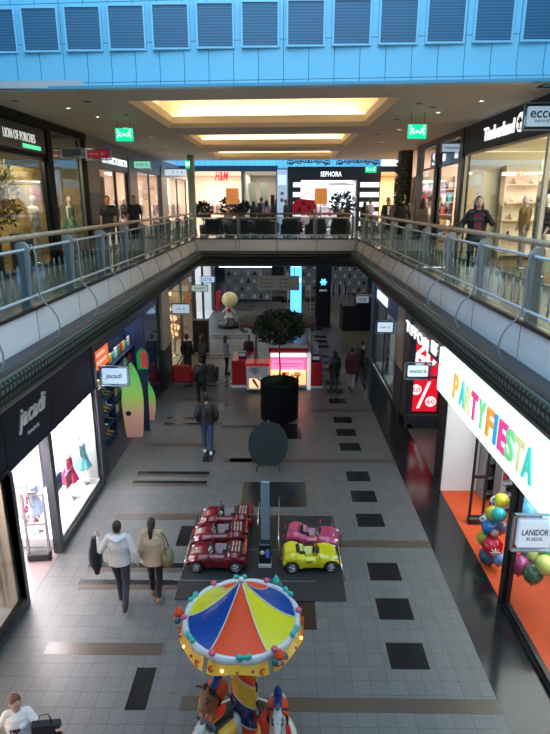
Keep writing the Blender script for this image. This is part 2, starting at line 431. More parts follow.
# ---------------------------------------------------------------- the setting
def floor_tiles():
    mb = MB(); mb.m(0).box(-14, 14, -8, 62, -.2, 0)
    def r(i, x0, x1, y0, y1, z=.003): mb.m(i).box(x0, x1, y0, y1, -.01, z)
    P_ = 3.87
    for k in range(-1, 9):
        o = P_*k
        lim = 3.0
        r(1, -1.4 if k != 1 else 1.19, lim, 6.16+o, 6.40+o)               # long brown band
        if k in (1, 2): r(1, -1.56, -.81, 6.16+o, 6.40+o)
        r(1, -3.67, -1.84, 7.14+o, 7.39+o)                               # short brown band by the left shops
        r(2, -3.70, -1.86, 8.81+o, 8.95+o); r(1, -3.68, -1.84, 8.67+o, 8.81+o)
        r(2, -3.70, -1.86, 9.31+o, 9.46+o); r(1, -3.67, -1.86, 9.18+o, 9.31+o)
        r(2, -2.15, -1.86, 6.16+o, 6.90+o)
        for y in (6.92, 7.97, 8.99): r(2, 1.64, 2.22, y+o, y+.53+o)
        if k != 3: r(2, -.95 if k == 1 else -.1, .58, 7.72+o, 8.92+o)
    r(2, -1.86, -.1, 16.30, 16.50)
    r(3, 3.02, GR+.02, -8, 24.5)                                         # black granite strip in front of the right shops
    r(4, GL-.5, GL, 8.3, 9.85, .004)
    # paving that changes colour in the far hall
    r(3, -14, 3.0, 39.2, 41.5); r(3, 5.2, 6.4, 24.5, 60); r(5, 3.0, 5.2, 24.5, 39)
    m0 = tile_mat('floor_granite_tiles', (.118, .124, .124), (.100, .106, .107), (.045, .047, .05), .258, .258, .40, .004, noise=.42)
    return struct('floor', mb, [m0, mat('brown_granite', (.075, .058, .047), .3, noise=.2, nscale=60), mat('black_granite', (.012, .012, .014), .2, noise=.3, nscale=60),
                                mat('polished_black_granite', (.014, .015, .017), .14, noise=.3, nscale=50), mat('pink_stone', (.22, .165, .16), .25, noise=.1), mat('beige_paving', (.2, .17, .125), .22, noise=.1)])
floor_tiles()

UPT = tile_mat('upper_floor_tiles', (.30, .27, .22), (.27, .24, .20), (.13, .12, .1), .6, .6, .12, .005, noise=.12)
WH = mat('white_fascia', (.72, .74, .78), .35)
SOF = mat('soffit_paint', (.10, .11, .12), .5)
def slabs():
    mb = MB()
    for x0, x1, y0, y1 in ((-14, VL, -8, VF), (VR, 14, -8, VF), (-14, 14, VF, 62), (VL, VR, -8, -.6)):
        mb.m(0).box(x0, x1, y0, y1, Z2-.06, Z2)
        i = .12; X0 = x0; X1 = x1; Y0 = y0; Y1 = y1
        if x1 == VL: X1 -= i
        if x0 == VR: X0 += i
        if y0 == VF: Y0 += i
        mb.m(1).box(X0, X1, Y0, Y1, 4.0, Z2-.06)
    struct('floor_upper', mb, [UPT, SOF])
slabs()

def void_sweep(prof, closed=True):
    """sweep a (protrusion, height) outline round the three visible sides of the void"""
    rows = []
    for d, z in prof:
        rows.append([(VL+d, -.6, z), (VL+d, VF-d, z), (VR-d, VF-d, z), (VR-d, -.6, z)])
    vs = [Vector(p) for r in rows for p in r]; fs = []
    n = len(rows)
    for i in range(n if closed else n-1):
        k = (i+1) % n
        for j in range(3): fs.append((i*4+j, i*4+j+1, k*4+j+1, k*4+j))
    return vs, fs
mb = MB(); mb.add(*void_sweep([(0, Z2+.02), (.02, Z2+.02), (.02, 4.64), (-.1, 4.64), (-.1, Z2-.07), (0, Z2-.07)]), False)
mb.m(1)
for i in range(14):
    y = -.75+1.85*i
    if y < 24.6:
        mb.box(VL+.019, VL+.0215, y-.009, y+.009, 4.64, Z2+.02)
for i in range(14):
    y = -.34+1.96*i
    if 0 < y < 24.6: mb.box(VR-.0215, VR-.019, y-.009, y+.009, 4.64, Z2+.02)
for i in range(1, 4): x = VL+i*(VR-VL)/4; mb.box(x-.009, x+.009, VF-.0215, VF-.019, 4.64, Z2+.02)
struct('trim_1', mb, [WH, DKGREY])
mb = MB(); mb.add(*void_sweep([(0.02, Z2+.02), (.05, Z2+.02), (.05, Z2+.07), (-.02, Z2+.07), (-.02, Z2+.02)]), False); struct('trim_2', mb, BLACK)
# perforated dark duct under the fascia
gm = slat_mat('perforated_duct', (.085, .125, .115), (.006, .008, .009), 9, 'YZ', .45, .2, .25)
mb = MB(); mb.add(*void_sweep([(0, 4.64), (.25, 4.64), (.29, 4.60), (.29, 4.56), (.0, 4.56)]), False)
mb.m(1).add(*void_sweep([(.27, 4.56), (.31, 4.50), (.30, 4.36), (.24, 4.2), (.13, 4.06), (-.05, 3.97), (-.25, 3.94), (-.25, 4.5), (0, 4.56)]), True)
mb.m(2).add(*void_sweep([(.292, 4.585), (.318, 4.585), (.318, 4.555), (.292, 4.555)]), False)
struct('trim_3', mb, [mat('duct_ledge', (.035, .04, .047), .45, .1), gm, mat('duct_edge', (.16, .24, .21), .35, .4)])

# ceilings with coffers
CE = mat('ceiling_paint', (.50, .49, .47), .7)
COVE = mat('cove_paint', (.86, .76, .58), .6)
COF = [(-3.1, 2.25, 12.1, 16.45), (-3.1, 2.25, 18.2, 22.5), (-3.1, 2.25, 24.3, 28.4)]
def coffer_ceiling():
    mb = MB(); x0, x1 = -16, 16; y1 = 29.3
    a, b = -3.1, 2.25; y0 = 10.7
    mb.box(x0, a, y0, y1, ZC, ZC+.12); mb.box(b, x1, y0, y1, ZC, ZC+.12)
    ys = [y0]+[v for c in COF for v in c[2:]]+[y1]
    for i in range(0, len(ys), 2): mb.box(a, b, ys[i], ys[i+1], ZC, ZC+.12)
    for X0, X1, Y0, Y1 in COF:
        t = .13; z = ZC+.12; Z = ZC+.75
        # sloping trim ring then recess
        mb.m(1)
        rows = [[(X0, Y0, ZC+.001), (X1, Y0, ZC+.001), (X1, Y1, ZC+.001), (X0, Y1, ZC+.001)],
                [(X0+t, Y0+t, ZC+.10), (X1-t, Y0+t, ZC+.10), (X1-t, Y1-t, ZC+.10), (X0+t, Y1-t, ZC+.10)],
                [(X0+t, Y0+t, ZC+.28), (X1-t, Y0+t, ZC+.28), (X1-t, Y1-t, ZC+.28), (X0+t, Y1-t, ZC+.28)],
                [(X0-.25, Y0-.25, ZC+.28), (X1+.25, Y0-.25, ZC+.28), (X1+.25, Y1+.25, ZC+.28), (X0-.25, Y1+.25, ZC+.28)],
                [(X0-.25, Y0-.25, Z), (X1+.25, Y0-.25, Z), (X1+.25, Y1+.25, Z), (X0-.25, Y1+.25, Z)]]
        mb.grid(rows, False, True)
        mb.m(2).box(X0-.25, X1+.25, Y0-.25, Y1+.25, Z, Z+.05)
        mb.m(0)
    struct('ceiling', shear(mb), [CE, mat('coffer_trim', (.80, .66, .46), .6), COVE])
    mb = MB(); mb.box(-16, -5.35, -8, 11, ZC, ZC+.12); mb.box(4.4, 16, -8, 11, ZC, ZC+.12); struct('ceiling_near', mb, CE)
    mb = MB(); mb.box(-16, -6.5, 29.6, 37, ZC, ZC+.12); mb.box(6.8, 16, 28.8, 37, ZC, ZC+.12); mb.box(-16, 16, 37, 62, ZC, ZC+.12); struct('ceiling_far', mb, CE)
    k = 0
    for X0, X1, Y0, Y1 in COF:
        yc = (Y0+Y1)/2
        t = thing('cove_light', ['warm hidden light strip in the ceiling recess nearest the glass bulkhead', 'warm hidden light strip in the middle ceiling recess', 'warm hidden light strip in the farthest ceiling recess'][k], 'light', (-.43, yc, ZC+.3)); k += 1
        LM = mat('led_warm', (1, .84, .6), .5, emit=3.0)
        w = .09
        m2 = MB(); m2.box(X0-.15, X0-.15+w, Y0+.0, Y1-.0, ZC+.30, ZC+.33); shear(m2).build('led_strip', LM, t, True)
        m2 = MB(); m2.box(X1+.15-w, X1+.15, Y0+.0, Y1-.0, ZC+.30, ZC+.33); shear(m2).build('led_strip', LM, t, True)
        m2 = MB(); m2.box(X0, X1, Y0-.15, Y0-.15+w, ZC+.30, ZC+.33); shear(m2).build('led_strip', LM, t, True)
        m2 = MB(); m2.box(X0, X1, Y1+.15-w, Y1+.15, ZC+.30, ZC+.33); shear(m2).build('led_strip', LM, t, True)
        C_ = (1, .88, .68)
        area('cove_lamp', (X0-.05, yc+.18, ZC+.36), (.14, Y1-Y0-.5), 20, C_, (PI, -.45, 0))
        area('cove_lamp', (X1+.05, yc-.18, ZC+.36), (.14, Y1-Y0-.5), 20, C_, (PI, .45, 0))
        area('cove_lamp', (-.43, Y0-.05, ZC+.36), (X1-X0-.5, .14), 20, C_, (PI+.45, 0, -.07))
        area('cove_lamp', (-.43, Y1+.05, ZC+.36), (X1-X0-.5, .14), 26, C_, (PI-.45, 0, -.07))
coffer_ceiling()

# blue bulkhead of the light well
BLP = tile_mat('blue_bulkhead_panels', (.22, .58, .76), (.205, .56, .74), (.05, .12, .17), .425, .62, .30, .006, axis='XZ', noise=.03)
BLG = slat_mat('blue_vent_grille', (.035, .10, .17), (.065, .16, .25), 22, 'Z', .4, .2, 0)
mb = MB(); mb.box(-5.45, 4.5, 10.72, 10.84, ZC+.12, 13.2); mb.m(0).box(-5.45, 4.5, 10.68, 10.84, ZC-.02, ZC+.12)
mb.box(-5.47, -5.35, -8, 11.12, ZC-.02, 13.2); mb.box(4.42, 4.54, -8, 11.12, ZC-.02, 13.2)
mb.m(1).box(-5.45, 4.5, 10.65, 10.68, ZC-.02, ZC+.03)
struct('wall_north', shear(mb), [BLP, mat('blue_edge', (.10, .3, .42), .4)])
mb = MB(); mb.box(-6.5, 6.8, 36.3, 36.5, ZC+.0, 13.2); struct('wall_north', mb, BLP)
tg = []
for i in range(13):
    x = -4.93+.7565*i
    yb = 10.73-.07*(x+.43)-.02; m2 = MB(); m2.box(x-.295, x+.295, yb-.025, yb-.005, 9.2, 9.84)
    t = thing('vent_grille', '', 'vent', (x, yb, 9.2)); tg.append(t)
    m2.build('grille', BLG, t, True)
    m2 = MB()
    for a, b_, c, d in ((-.32, -.29, 9.17, 9.87), (.29, .32, 9.17, 9.87)): m2.box(x+a, x+b_, yb-.045, yb+.03, c, d)
    m2.box(x-.29, x+.29, yb-.045, yb+.03, 9.17, 9.2); m2.box(x-.29, x+.29, yb-.045, yb+.03, 9.84, 9.87)
    m2.build('frame', mat('blue_frame', (.26, .56, .72), .4), t, True)
nw = ['first', 'second', 'third', 'fourth', 'fifth', 'sixth', 'seventh', 'eighth', 'ninth', 'tenth', 'eleventh', 'twelfth', 'thirteenth']
for i, t in enumerate(tg): lab(t, 'square slatted dark blue vent, %s from the left in the bulkhead row' % nw[i]); t['group'] = 'vents in the blue bulkhead'
# ---------------------------------------------------------------- balustrades
FIN = mat('fin_paint', (.25, .27, .28), .4, .2)
BAL = mat('baluster_metal', (.46, .49, .50), .4, .15)
def arc(cx, cz, r, a0, a1, n): return [(cx+r*math.cos(a0+(a1-a0)*i/n), cz+r*math.sin(a0+(a1-a0)*i/n)) for i in range(n+1)]
def balustrade(label, p0, ang, L, offs, rail_mat, spindles=5, pitch=2.0, curved=True, zr=1.08):
    """local x runs along the rail, local y points into the void"""
    t = thing('balustrade', label, 'railing', (p0[0], p0[1], Z2), ang)
    m = MB(); m.tube([(0, -.10, zr), (L, -.10, zr)], .042, 10); m.build('handrail', rail_mat, t)
    m = MB(); m.tube([(0, -.02, zr-.17), (L, -.02, zr-.17)], .022, 8); m.build('upper_rail', BAL, t)
    m = MB(); m.tube([(0, -.02, .20), (L, -.02, .20)], .022, 8); m.build('lower_rail', BAL, t)
    xs = []; x = offs
    while x < L-.05:
        xs.append(x); x += pitch
    proto = None
    # fin post: upright with a rounded head that folds over the rail
    prof = [(-.15, -.02), (-.01, -.02), (-.01, .25), (.015, .6), (.03, zr-.30)]+arc(-.075, zr-.17, .115, -.6, 2.2, 9)+[(-.15, zr-.12), (-.125, zr-.30), (-.13, .5), (-.15, .2)]
    for k, x in enumerate(xs):
        if proto is None:
            m = MB(); m.prism(prof, -.045, .045, 'x'); proto = m.build('post', FIN, t)
            m = MB()
            m.tube([(-.09, .02, zr-.10), (-.09, .06, zr-.14), (-.09, .085, zr-.25), (-.09, .085, .45), (-.09, .085, .24), (-.09, .12, .13), (-.09, .24, .02), (-.09, .31, -.1), (-.09, .34, -.22), (-.09, .33, -.34), (-.09, .29, -.43), (-.09, .24, -.46)], .0135, 8)
            m.tube([(-.09, -.03, .2), (-.09, .085, .2)], .012, 6)
            if curved: pr2 = m.build('curved_stay', FIN, t)
            proto.location = (x, 0, 0)
            if curved: pr2.location = (x, 0, 0)
        else:
            o = proto.copy(); COL.objects.link(o); o.parent = t; o.location = (x, 0, 0)
            if curved: o = pr2.copy(); COL.objects.link(o); o.parent = t; o.location = (x, 0, 0)
    edges = [0]+xs+[L]
    sp = None
    for i in range(len(edges)-1):
        a, b = edges[i], edges[i+1]
        if b-a < .25: continue
        m = MB(); m.box(a+.05, b-.05, -.035, -.025, .08, zr-.20); m.build('glass_panel', RGLASS, t)
        n = max(1, round((b-a)/pitch*spindles))
        if spindles:
            for j in range(n):
                x = a+(b-a)*(j+.8)/(n+.6)
                if sp is None:
                    m = MB(); m.tube([(0, 0, .2), (0, 0, .55)], .014, 6); m.sph((0, 0, .61), (.03, .014, .075), 10, 8); sp = m.build('baluster', BAL, t)
                else:
                    sp = sp.copy(); COL.objects.link(sp); sp.parent = t
                sp.location = (x, -.075, .0)
    return t
WRAIL = WOOD
balustrade('long left balustrade with pale wooden handrail and grey fin posts above the void', (VL-.02, VF-.05, 0), -PI/2, 24.55, 1.65, WRAIL, 7, 1.85)
balustrade('long right balustrade with pale wooden handrail and grey fin posts above the void', (VR+.02, .4, 0), PI/2, 24.6, 1.22, WRAIL, 7, 1.96)
balustrade('short far balustrade with dark handrail crossing the end of the void', (VL+.2, VF+.02, 0), 0, VR-VL-.4, .02, mat('bronze_rail', (.18, .13, .09), .4, .3), 0, 1.635, True)
bpy.data.objects.remove(bpy.data.objects['balustrade.002']) if False else None
# the far balustrade faces the camera: turn it round so that its stays hang on the void side
fb = [o for o in bpy.data.objects if o.get('label', '').startswith('short far')][0]; fb.location = (VR-.2, VF+.02, Z2); fb.rotation_euler = (0, 0, PI)

# ---------------------------------------------------------------- ceiling fixtures
def downlight(x, y, on):
    t = thing('downlight', '', 'light', (x, y, ZC-.015))
    m = MB(); m.lathe([(.045, .015), (.045, .0), (.075, .0), (.08, .015)], n=20, cap=False); m.build('ring', WHITE if on else MIDGREY, t)
    m = MB(); m.lathe([(.001, .010), (.045, .010), (.045, .014), (.001, .014)], n=16, cap=False); m.build('lamp', mat('downlight_glow', (1, .95, .85), .5, emit=14) if on else BLACK, t)
    return t
from_px = [(-4.57, 13.1, 1, 'nearest lit one at the left'), (-4.35, 14.4, 1, 'second lit one along the left'), (-4.25, 16.5, 1, 'third lit one along the left'), (-4.1, 18.9, 1, 'fourth lit one along the left, past the green exit sign'),
           (-5.3, 12.2, 0, 'dark one beside the bulkhead at the far left'), (-3.9, 12.3, 0, 'dark one between bulkhead and first recess'), (-3.6, 14.2, 0, 'dark one right of the left lit row'), (-4.2, 21.8, 1, 'fifth lit one along the left, far away'),
           (3.9, 12.3, 1, 'nearest lit one at the right'), (3.45, 13.8, 1, 'second lit one along the right, near the bulkhead'), (3.2, 17.0, 1, 'third lit one along the right, past the exit sign'), (2.75, 12.6, 0, 'dark one right of the first recess'),
           (3.15, 13.1, 0, 'dark one just before the right exit sign'), (2.75, 15.0, 0, 'dark one left of the right exit sign'), (3.3, 20.5, 1, 'fourth lit one along the right, far away'), (2.8, 18.2, 0, 'dark one beside the second recess'),
           (-1.4, 28.95, 1, 'small lit one beyond the farthest recess'), (1.0, 28.9, 1, 'small lit one before the far skylight')]
for x, y, on, w in from_px: lab(downlight(x, y, on), 'round ceiling downlight, '+w)

GREEN = mat('exit_green', (.0, .55, .22), .4, emit=1.3, ecol=(0, .75, .30)); PIC = mat('pictogram_white', (.9, 1, .95), .4, emit=1.5)
def run_man(m, x, z, s, f=1):
    y = -.004
    m.sph((x+.02*f*s, y, z+.13*s), (.017*s, .004, .017*s), 10, 6)
    m.tube([(x, y, z+.10*s), (x-.015*f*s, y, z+.04*s)], .012*s, 6); m.tube([(x-.015*f*s, y, z+.04*s), (x+.03*f*s, y, z+.02*s), (x+.02*f*s, y, z-.03*s)], .008*s, 6)
    m.tube([(x-.015*f*s, y, z+.04*s), (x-.03*f*s, y, z+.005*s), (x-.065*f*s, y, z+.0*s)], .008*s, 6)
    m.tube([(x+.0, y, z+.10*s), (x+.045*f*s, y, z+.075*s)], .006*s, 6); m.tube([(x+.0, y, z+.10*s), (x-.045*f*s, y, z+.06*s)], .006*s, 6)
def exit_sign(label, x, y, z, w=.42, h=.27, rz=0):
    t = thing('exit_sign', label, 'sign', (x, y, z), rz)
    m = MB(); m.rbox(-w/2, w/2, 0, .05, 0, h, .01); m.build('panel', GREEN, t)
    m = MB(); run_man(m, -w*.3, h*.36, 1.05*h/.27, -1)
    m.prism([(-.05, h*.5), (0, h*.5+.035), (0, h*.5+.014), (.05, h*.5+.014), (.05, h*.5-.014), (0, h*.5-.014), (0, h*.5-.035)], -.006, 0)
    run_man(m, w*.3, h*.36, 1.05*h/.27); m.build('pictogram', PIC, t)
    m = MB()
    for k in (-1, 1): m.tube([(k*w*.35, .02, h), (k*w*.35, .02, h+max(.02, ZC-z-h) if z > 6 else h+.3)], .006, 6)
    m.build('hanger', DKGREY, t)
exit_sign('green exit sign hanging from the ceiling over the left walkway', -3.86, 14.8, 8.1, .42, .29)
exit_sign('green exit sign hanging from the ceiling over the right walkway', 3.03, 13.9, 8.06, .42, .30)
exit_sign('small green exit sign hanging before the far right shops, left of the leafy column', 4.0, 27.5, 7.95, .5, .25)
exit_sign('tiny green exit sign on the column at the far left upper corner', -3.95, 24.9, 8.0, .16, .3)

# ---------------------------------------------------------------- projecting blade signs
def blade(label, x0, x1, y, z0, z1, s, panel=(.75, .9, 1), em=1.0, tc=(.01, .01, .02), fr=.06, th=.10, th_w=.72, hh=.42, font=0, sub=None, side=1, shear=0):
    t = thing('blade_sign', label, 'sign', ((x0+x1)/2, y, z0)); w = (x1-x0)/2; h = z1-z0
    m = MB(); m.rbox(-w, w, -.012, .012, 0, h, .008); m.build('clear_plate', glass('blade_glass', (.72, .84, .95), .3), t)
    m = MB()
    for a, b, c, d in ((-w, w, 0, .018), (-w, w, h-.018, h), (-w, -w+.018, 0, h), (w-.018, w, 0, h)): m.box(a, b, -.03, .03, c, d)
    m.build('frame', mat('blade_frame', (.30, .38, .46), .3, .4), t)
    m = MB(); m.rbox(-w+fr, w-fr, -th/2, th/2, fr, h-fr, .01)
    nm = 'blade_panel_%d_%d_%d_%d' % tuple(int(v*100) for v in (*panel, em)); m.build('lightbox', mat(nm, tuple(v*.5 for v in panel), .4, emit=em*.75, ecol=panel), t)
    if s:
        ww = (2*w-2*fr)*th_w; H_ = (h-2*fr)*hh; zz = fr+(h-2*fr)*(.5-hh/2)+(.06*h if sub else 0)
        text('lettering', s, mat('ink_%d_%d_%d' % tuple(int(v*100) for v in tc), tc, .5), (-ww/2, -th/2-.001, zz), ww, H_, (1, 0, 0), (0, 0, 1), t, False, .004, shear, .01)
        if sub: text('small_lettering', sub, mat('ink_%d_%d_%d' % tuple(int(v*100) for v in tc), tc, .5), (-ww*.3, -th/2-.001, zz-.11*h-.02), ww*.6, .07*h+.01, (1, 0, 0), (0, 0, 1), t, False, .004)
    xe = side*w; m = MB(); m.tube([(xe, 0, h*.75), (xe+side*.16, 0, h*.75)], .015, 6); m.tube([(xe, 0, h*.25), (xe+side*.16, 0, h*.25)], .015, 6); m.build('arm', STEEL, t)
    return t
# ---------------------------------------------------------------- shops: shells
LK1, LK2 = 3.4, 4.6   # lamp power of the ground and upper shops
def room(x0, x1, y0, y1, z0, z1, wall, fl=None, light=None, lc=(1, .9, .75), front='x', ceil=None, lsize=None, side='L'):
    """back wall, two side walls, floor, ceiling of a shop; its lamps are set in the ceiling"""
    t = .06; mb = MB(); sx = x0 if side == 'L' else x1
    if front == 'x':
        if side == 'L': mb.box(x0-t, x0, y0, y1, z0, z1)
        else: mb.box(x1, x1+t, y0, y1, z0, z1)
        mb.box(x0, x1, y0-t*0, y0+t, z0, z1); mb.box(x0, x1, y1-t, y1, z0, z1)
    else:
        mb.box(x0, x1, y1, y1+t, z0, z1); mb.box(x0, x0+t, y0, y1, z0, z1); mb.box(x1-t, x1, y0, y1, z0, z1)
    struct({'L': 'wall_left', 'R': 'wall_right', 'F': 'wall_far'}[side], mb, wall)
    if fl: mb = MB(); mb.box(x0, x1, y0, y1, z0-.01, z0+.012); struct('floor', mb, fl)
    mb = MB(); mb.box(x0, x1, y0, y1, z1, z1+.05); struct('ceiling', mb, ceil or WHITE)
    if light:
        sz = lsize or (abs(x1-x0)*.7, abs(y1-y0)*.7)
        area('shop_lamp', ((x0+x1)/2, (y0+y1)/2, z1-.04), sz, light*(LK2 if z0 > 1 else LK1), lc)
WHW = mat('shop_white_wall', (.82, .82, .82), .6); WARMW = mat('shop_warm_wall', (.70, .56, .38), .6); DKW = mat('shop_dark_wall', (.03, .035, .05), .6)
PINKW = mat('shop_pink_wall', (.70, .48, .38), .6); BLUEW = mat('shop_navy_wall', (.02, .035, .09), .6); ORW = mat('orange_carpet', (.75, .10, .02), .6, noise=.15, nscale=40)
CRW = mat('shop_cream_wall', (.78, .72, .50), .6); WFL = mat('shop_white_floor', (.75, .74, .72), .3); WOODF = mat('shop_wood_floor', (.36, .2, .09), .4, noise=.2, nscale=5)
HDR = mat('shop_header_slate', (.035, .05, .062), .6, spec=.2); HDRD = mat('shop_header_navy', (.016, .022, .036), .6, spec=.2)

# upper left
room(-10.5, UL, 5, 19.15, Z2, ZC, mat('sage_wall', (.34, .33, .24), .7), WOODF, 60, (1, .85, .6))
room(-10.5, UL, 19.2, 30, Z2, ZC, PINKW, WFL, 130, (1, .84, .68))
room(-10.5, UL, 30.1, 37, Z2, ZC, CRW, WFL, 170, (1, .88, .68))
# upper right
room(UR, 10.5, 3, 16.75, Z2, ZC, CRW, WOODF, 240, (1, .92, .72), side='R')
room(UR, 10.5, 16.9, 23.4, Z2, ZC, mat('shop_peach_wall', (.75, .6, .5), .6), WOODF, 150, (1, .82, .66), side='R')
room(6.8, 11, 23.6, 33, Z2, ZC, WARMW, WOODF, 150, (1, .8, .55), side='R')
# far facade
room(-6.4, -2.35, 34.3, 41, Z2, 8.35, mat('hm_wall', (.85, .70, .60), .6), WFL, 70, (1, .84, .70), 'y', side='F')
room(-2.25, -.35, 34.3, 41, Z2, 8.35, mat('taupe_wall', (.5, .47, .42), .6), WFL, 26, (1, .9, .78), 'y', side='F')
room(.3, 4.1, 33.2, 40, Z2, 7.85, WHW, WFL, 60, (1, .95, .98), 'y', side='F')
room(5.4, 11, 34.5, 40, Z2, 8.3, WARMW, WOODF, 110, (1, .85, .6), 'y', side='F')
# ground left
room(-8.0, GL, 2, 8.2, 0, 3.9, mat('shop_beige_wall', (.62, .52, .42), .6), WFL, 190, (1, .80, .72), lsize=(3.4, 5.6))
room(-7.4, GL-.02, 8.32, 12.62, 0, 3.9, WHW, None, 330, (1, .90, .92), lsize=(2.9, 4.1))
room(-8.0, GL, 12.72, 19.9, 0, 3.9, BLUEW, mat('dark_shop_floor', (.05, .05, .06), .3), 55, (.85, .9, 1))
room(-8.0, GL, 21.4, 28, 0, 3.9, mat('shop_brown_wall', (.35, .24, .15), .6), WFL, 70, (1, .8, .55))
room(-8.5, GL, 28.3, 36, 0, 3.9, WHW, WFL, 60, (.8, .9, 1))
# ground right
room(GR, 8.5, 2, 12.45, 0, 3.9, WHW, ORW, 130, (.95, 1, 1), side='R')
room(GR+.05, 8.5, 13.0, 17.35, 0, 3.9, DKW, mat('dark_shop_floor2', (.1, .09, .09), .3), 12, (1, .9, .8), side='R')
room(GR+.05, 8.5, 18.6, 23.9, 0, 3.9, mat('shop_grey_wall', (.2, .22, .24), .6), WFL, 40, (.85, .95, 1), side='R')

def glassfront(nm_, X, ys, z0, z1, fr=BLACK, depth=.08, fw=.05, rail=True, gl=GLASS):
    """window_n: panes between mullions at the listed y positions"""
    for i in range(len(ys)-1):
        a, b = ys[i], ys[i+1]
        mb = MB(); mb.box(X-.006, X+.006, a+fw/2, b-fw/2, z0+fw, z1-fw)
        o = struct('window_%d' % nm_[0], mb, gl); nm_[0] += 1
        mb = MB()
        mb.box(X-depth/2, X+depth/2, a, a+fw, z0, z1); mb.box(X-depth/2, X+depth/2, b-fw, b, z0, z1)
        mb.box(X-depth/2, X+depth/2, a+fw, b-fw, z0, z0+fw*1.6); mb.box(X-depth/2, X+depth/2, a+fw, b-fw, z1-fw, z1)
        f = mb.build('window_frame', fr, o)
WN = [1]
# ---- upper left fronts
glassfront(WN, UL, [9.2, 12.2, 15.05], Z2, 7.72)
glassfront(WN, UL, [15.35, 17.85], Z2, 8.45, mat('grey_frame', (.12, .13, .13), .4))
glassfront(WN, UL, [19.3, 21.3, 23.0], Z2, 7.75, DKGREY); glassfront(WN, UL, [24.1, 26.6, 28.9], Z2, 7.9, DKGREY); glassfront(WN, UL, [30.3, 33.6, 36.6], Z2, 7.9, DKGREY)
mb = MB(); mb.box(UL-.1, UL+.1, 9.0, 15.3, 7.72, 8.42); mb.box(UL-.08, UL+.14, 15.05, 15.35, Z2, ZC); mb.box(UL-.1, UL+.16, 5, 18.0, 8.42, ZC); mb.box(UL-.1, UL+.12, 17.85, 18.05, Z2, ZC)
struct('trim_4', mb, mat('black_frame', (.010, .012, .012), .7, spec=.15))
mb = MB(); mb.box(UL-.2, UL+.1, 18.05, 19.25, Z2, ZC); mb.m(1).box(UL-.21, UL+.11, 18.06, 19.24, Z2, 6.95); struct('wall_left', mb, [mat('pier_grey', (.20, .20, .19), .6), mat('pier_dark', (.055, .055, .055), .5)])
mb = MB(); mb.box(UL-.1, UL+.1, 19.25, 37, 8.3, ZC); mb.box(UL-.1, UL+.08, 19.25, 24.1, 7.75, 8.3); mb.box(UL-.1, UL+.08, 24.1, 37, 7.9, 8.3)
mb.box(UL-.1, UL+.12, 22.95, 24.15, Z2, 8.3); mb.box(UL-.1, UL+.12, 28.9, 30.3, Z2, 8.3)
struct('trim_5', mb, mat('header_grey', (.10, .115, .13), .4))
t = thing('shop_sign', 'black header sign with white capitals above the far left upper window', 'sign', (UL+.12, 12.3, 7.8))
m = MB(); m.rbox(UL+.10, UL+.15, 11.6, 14.9, 7.80, 8.36, .01); m.build('panel', BLACK, t, True)
LIT = mat('lit_letters', (.9, .95, .95), .4, emit=1.2); WLD = mat('lit_letters_soft', (.8, .85, .8), .4, emit=.6)
text('lettering', 'LION OF PORCHES', WLD, (UL+.152, 12.7, 8.0), 1.6, .19, (0, 1, 0), (0, 0, 1), t)
m = MB(); m.rbox(UL+.152, UL+.156, 13.6, 14.6, 7.86, 7.95, .001); m.build('green_glow_strip', mat('green_led', (.1, .8, .4), .4, emit=1.0), t, True)
t = thing('shop_sign', 'long white illuminated lettering on the grey header behind the two men', 'sign', (UL+.10, 21, 7.9))
text('lettering', '~13', LIT, (UL+.09, 19.7, 7.92), 3.1, .22, (0, 1, 0), (0, 0, 1), t)
blade('dark grey blade sign between the black post and the grey pier, upper left', UL+.15, UL+.75, 15.9, 7.78, 8.04, None, (.10, .10, .10), .1, side=-1)
blade('crimson blade sign beside the grey pier, upper left', UL+.3, UL+1.05, 17.4, 7.83, 8.17, '~7', (.35, .01, .03), .5, (.9, .6, .6), hh=.2, side=-1)
blade('pale green blade sign in the middle of the left upper walkway', UL+.1, UL+.85, 23.6, 7.88, 8.25, '~9', (.30, .85, .62), .9, (.05, .2, .15), hh=.25, side=-1)
blade('pale blue blade sign farthest along the left upper walkway', UL+.14, UL+1.3, 29.5, 7.85, 8.25, '~7', (.7, .85, 1), 1.0, hh=.25, side=-1)
# ---- upper right fronts
glassfront(WN, UR, [6.0, 11.5, 16.6], Z2, 7.93, mat('slim_cream_frame', (.45, .42, .34), .4)); glassfront(WN, UR, [16.9, 19.5, 22.0], Z2, 7.78, mat('bronze_frame', (.16, .13, .10), .4))
mb = MB(); mb.box(UR-.10, UR+.1, 3, 16.6, 7.93, ZC); mb.m(1).box(UR-.12, UR+.12, 16.6, 16.9, Z2, ZC)
struct('trim_6', mb, [HDR, BLACK])
mb = MB(); mb.box(UR-.10, UR+.1, 16.9, 22.2, 8.42, ZC); mb.box(UR-.11, UR+.1, 19.45, 19.6, Z2, 8.42); mb.box(UR-.10, UR+.1, 21.9, 22.2, Z2, 8.42); struct('trim_7', mb, DKGREY)
t = thing('shop_sign', 'white lettering with round tree emblem on the slate header, upper right', 'sign', (UR-.1, 13.6, 8.1))
WL = mat('white_letters', (.9, .92, .9), .4, emit=1.1)
text('lettering', 'Timberland', WL, (UR-.105, 14.95, 8.09), 1.9, .30, (0, -1, 0), (0, 0, 1), t, True, .03, 0, .02)
m = MB(); m.lathe([(.001, 0), (.19, 0), (.19, .03), (.001, .03)], (UR-.105, 12.72, 8.26), 28, Matrix.Rotation(-PI/2, 4, 'Y'), cap=False); m.build('emblem_disc', WL, t, True)
m = MB(); c = Vector((UR-.14, 12.72, 8.26))
m.box(c.x-.012, c.x, c.y-.012, c.y+.012, c.z-.13, c.z+.02)
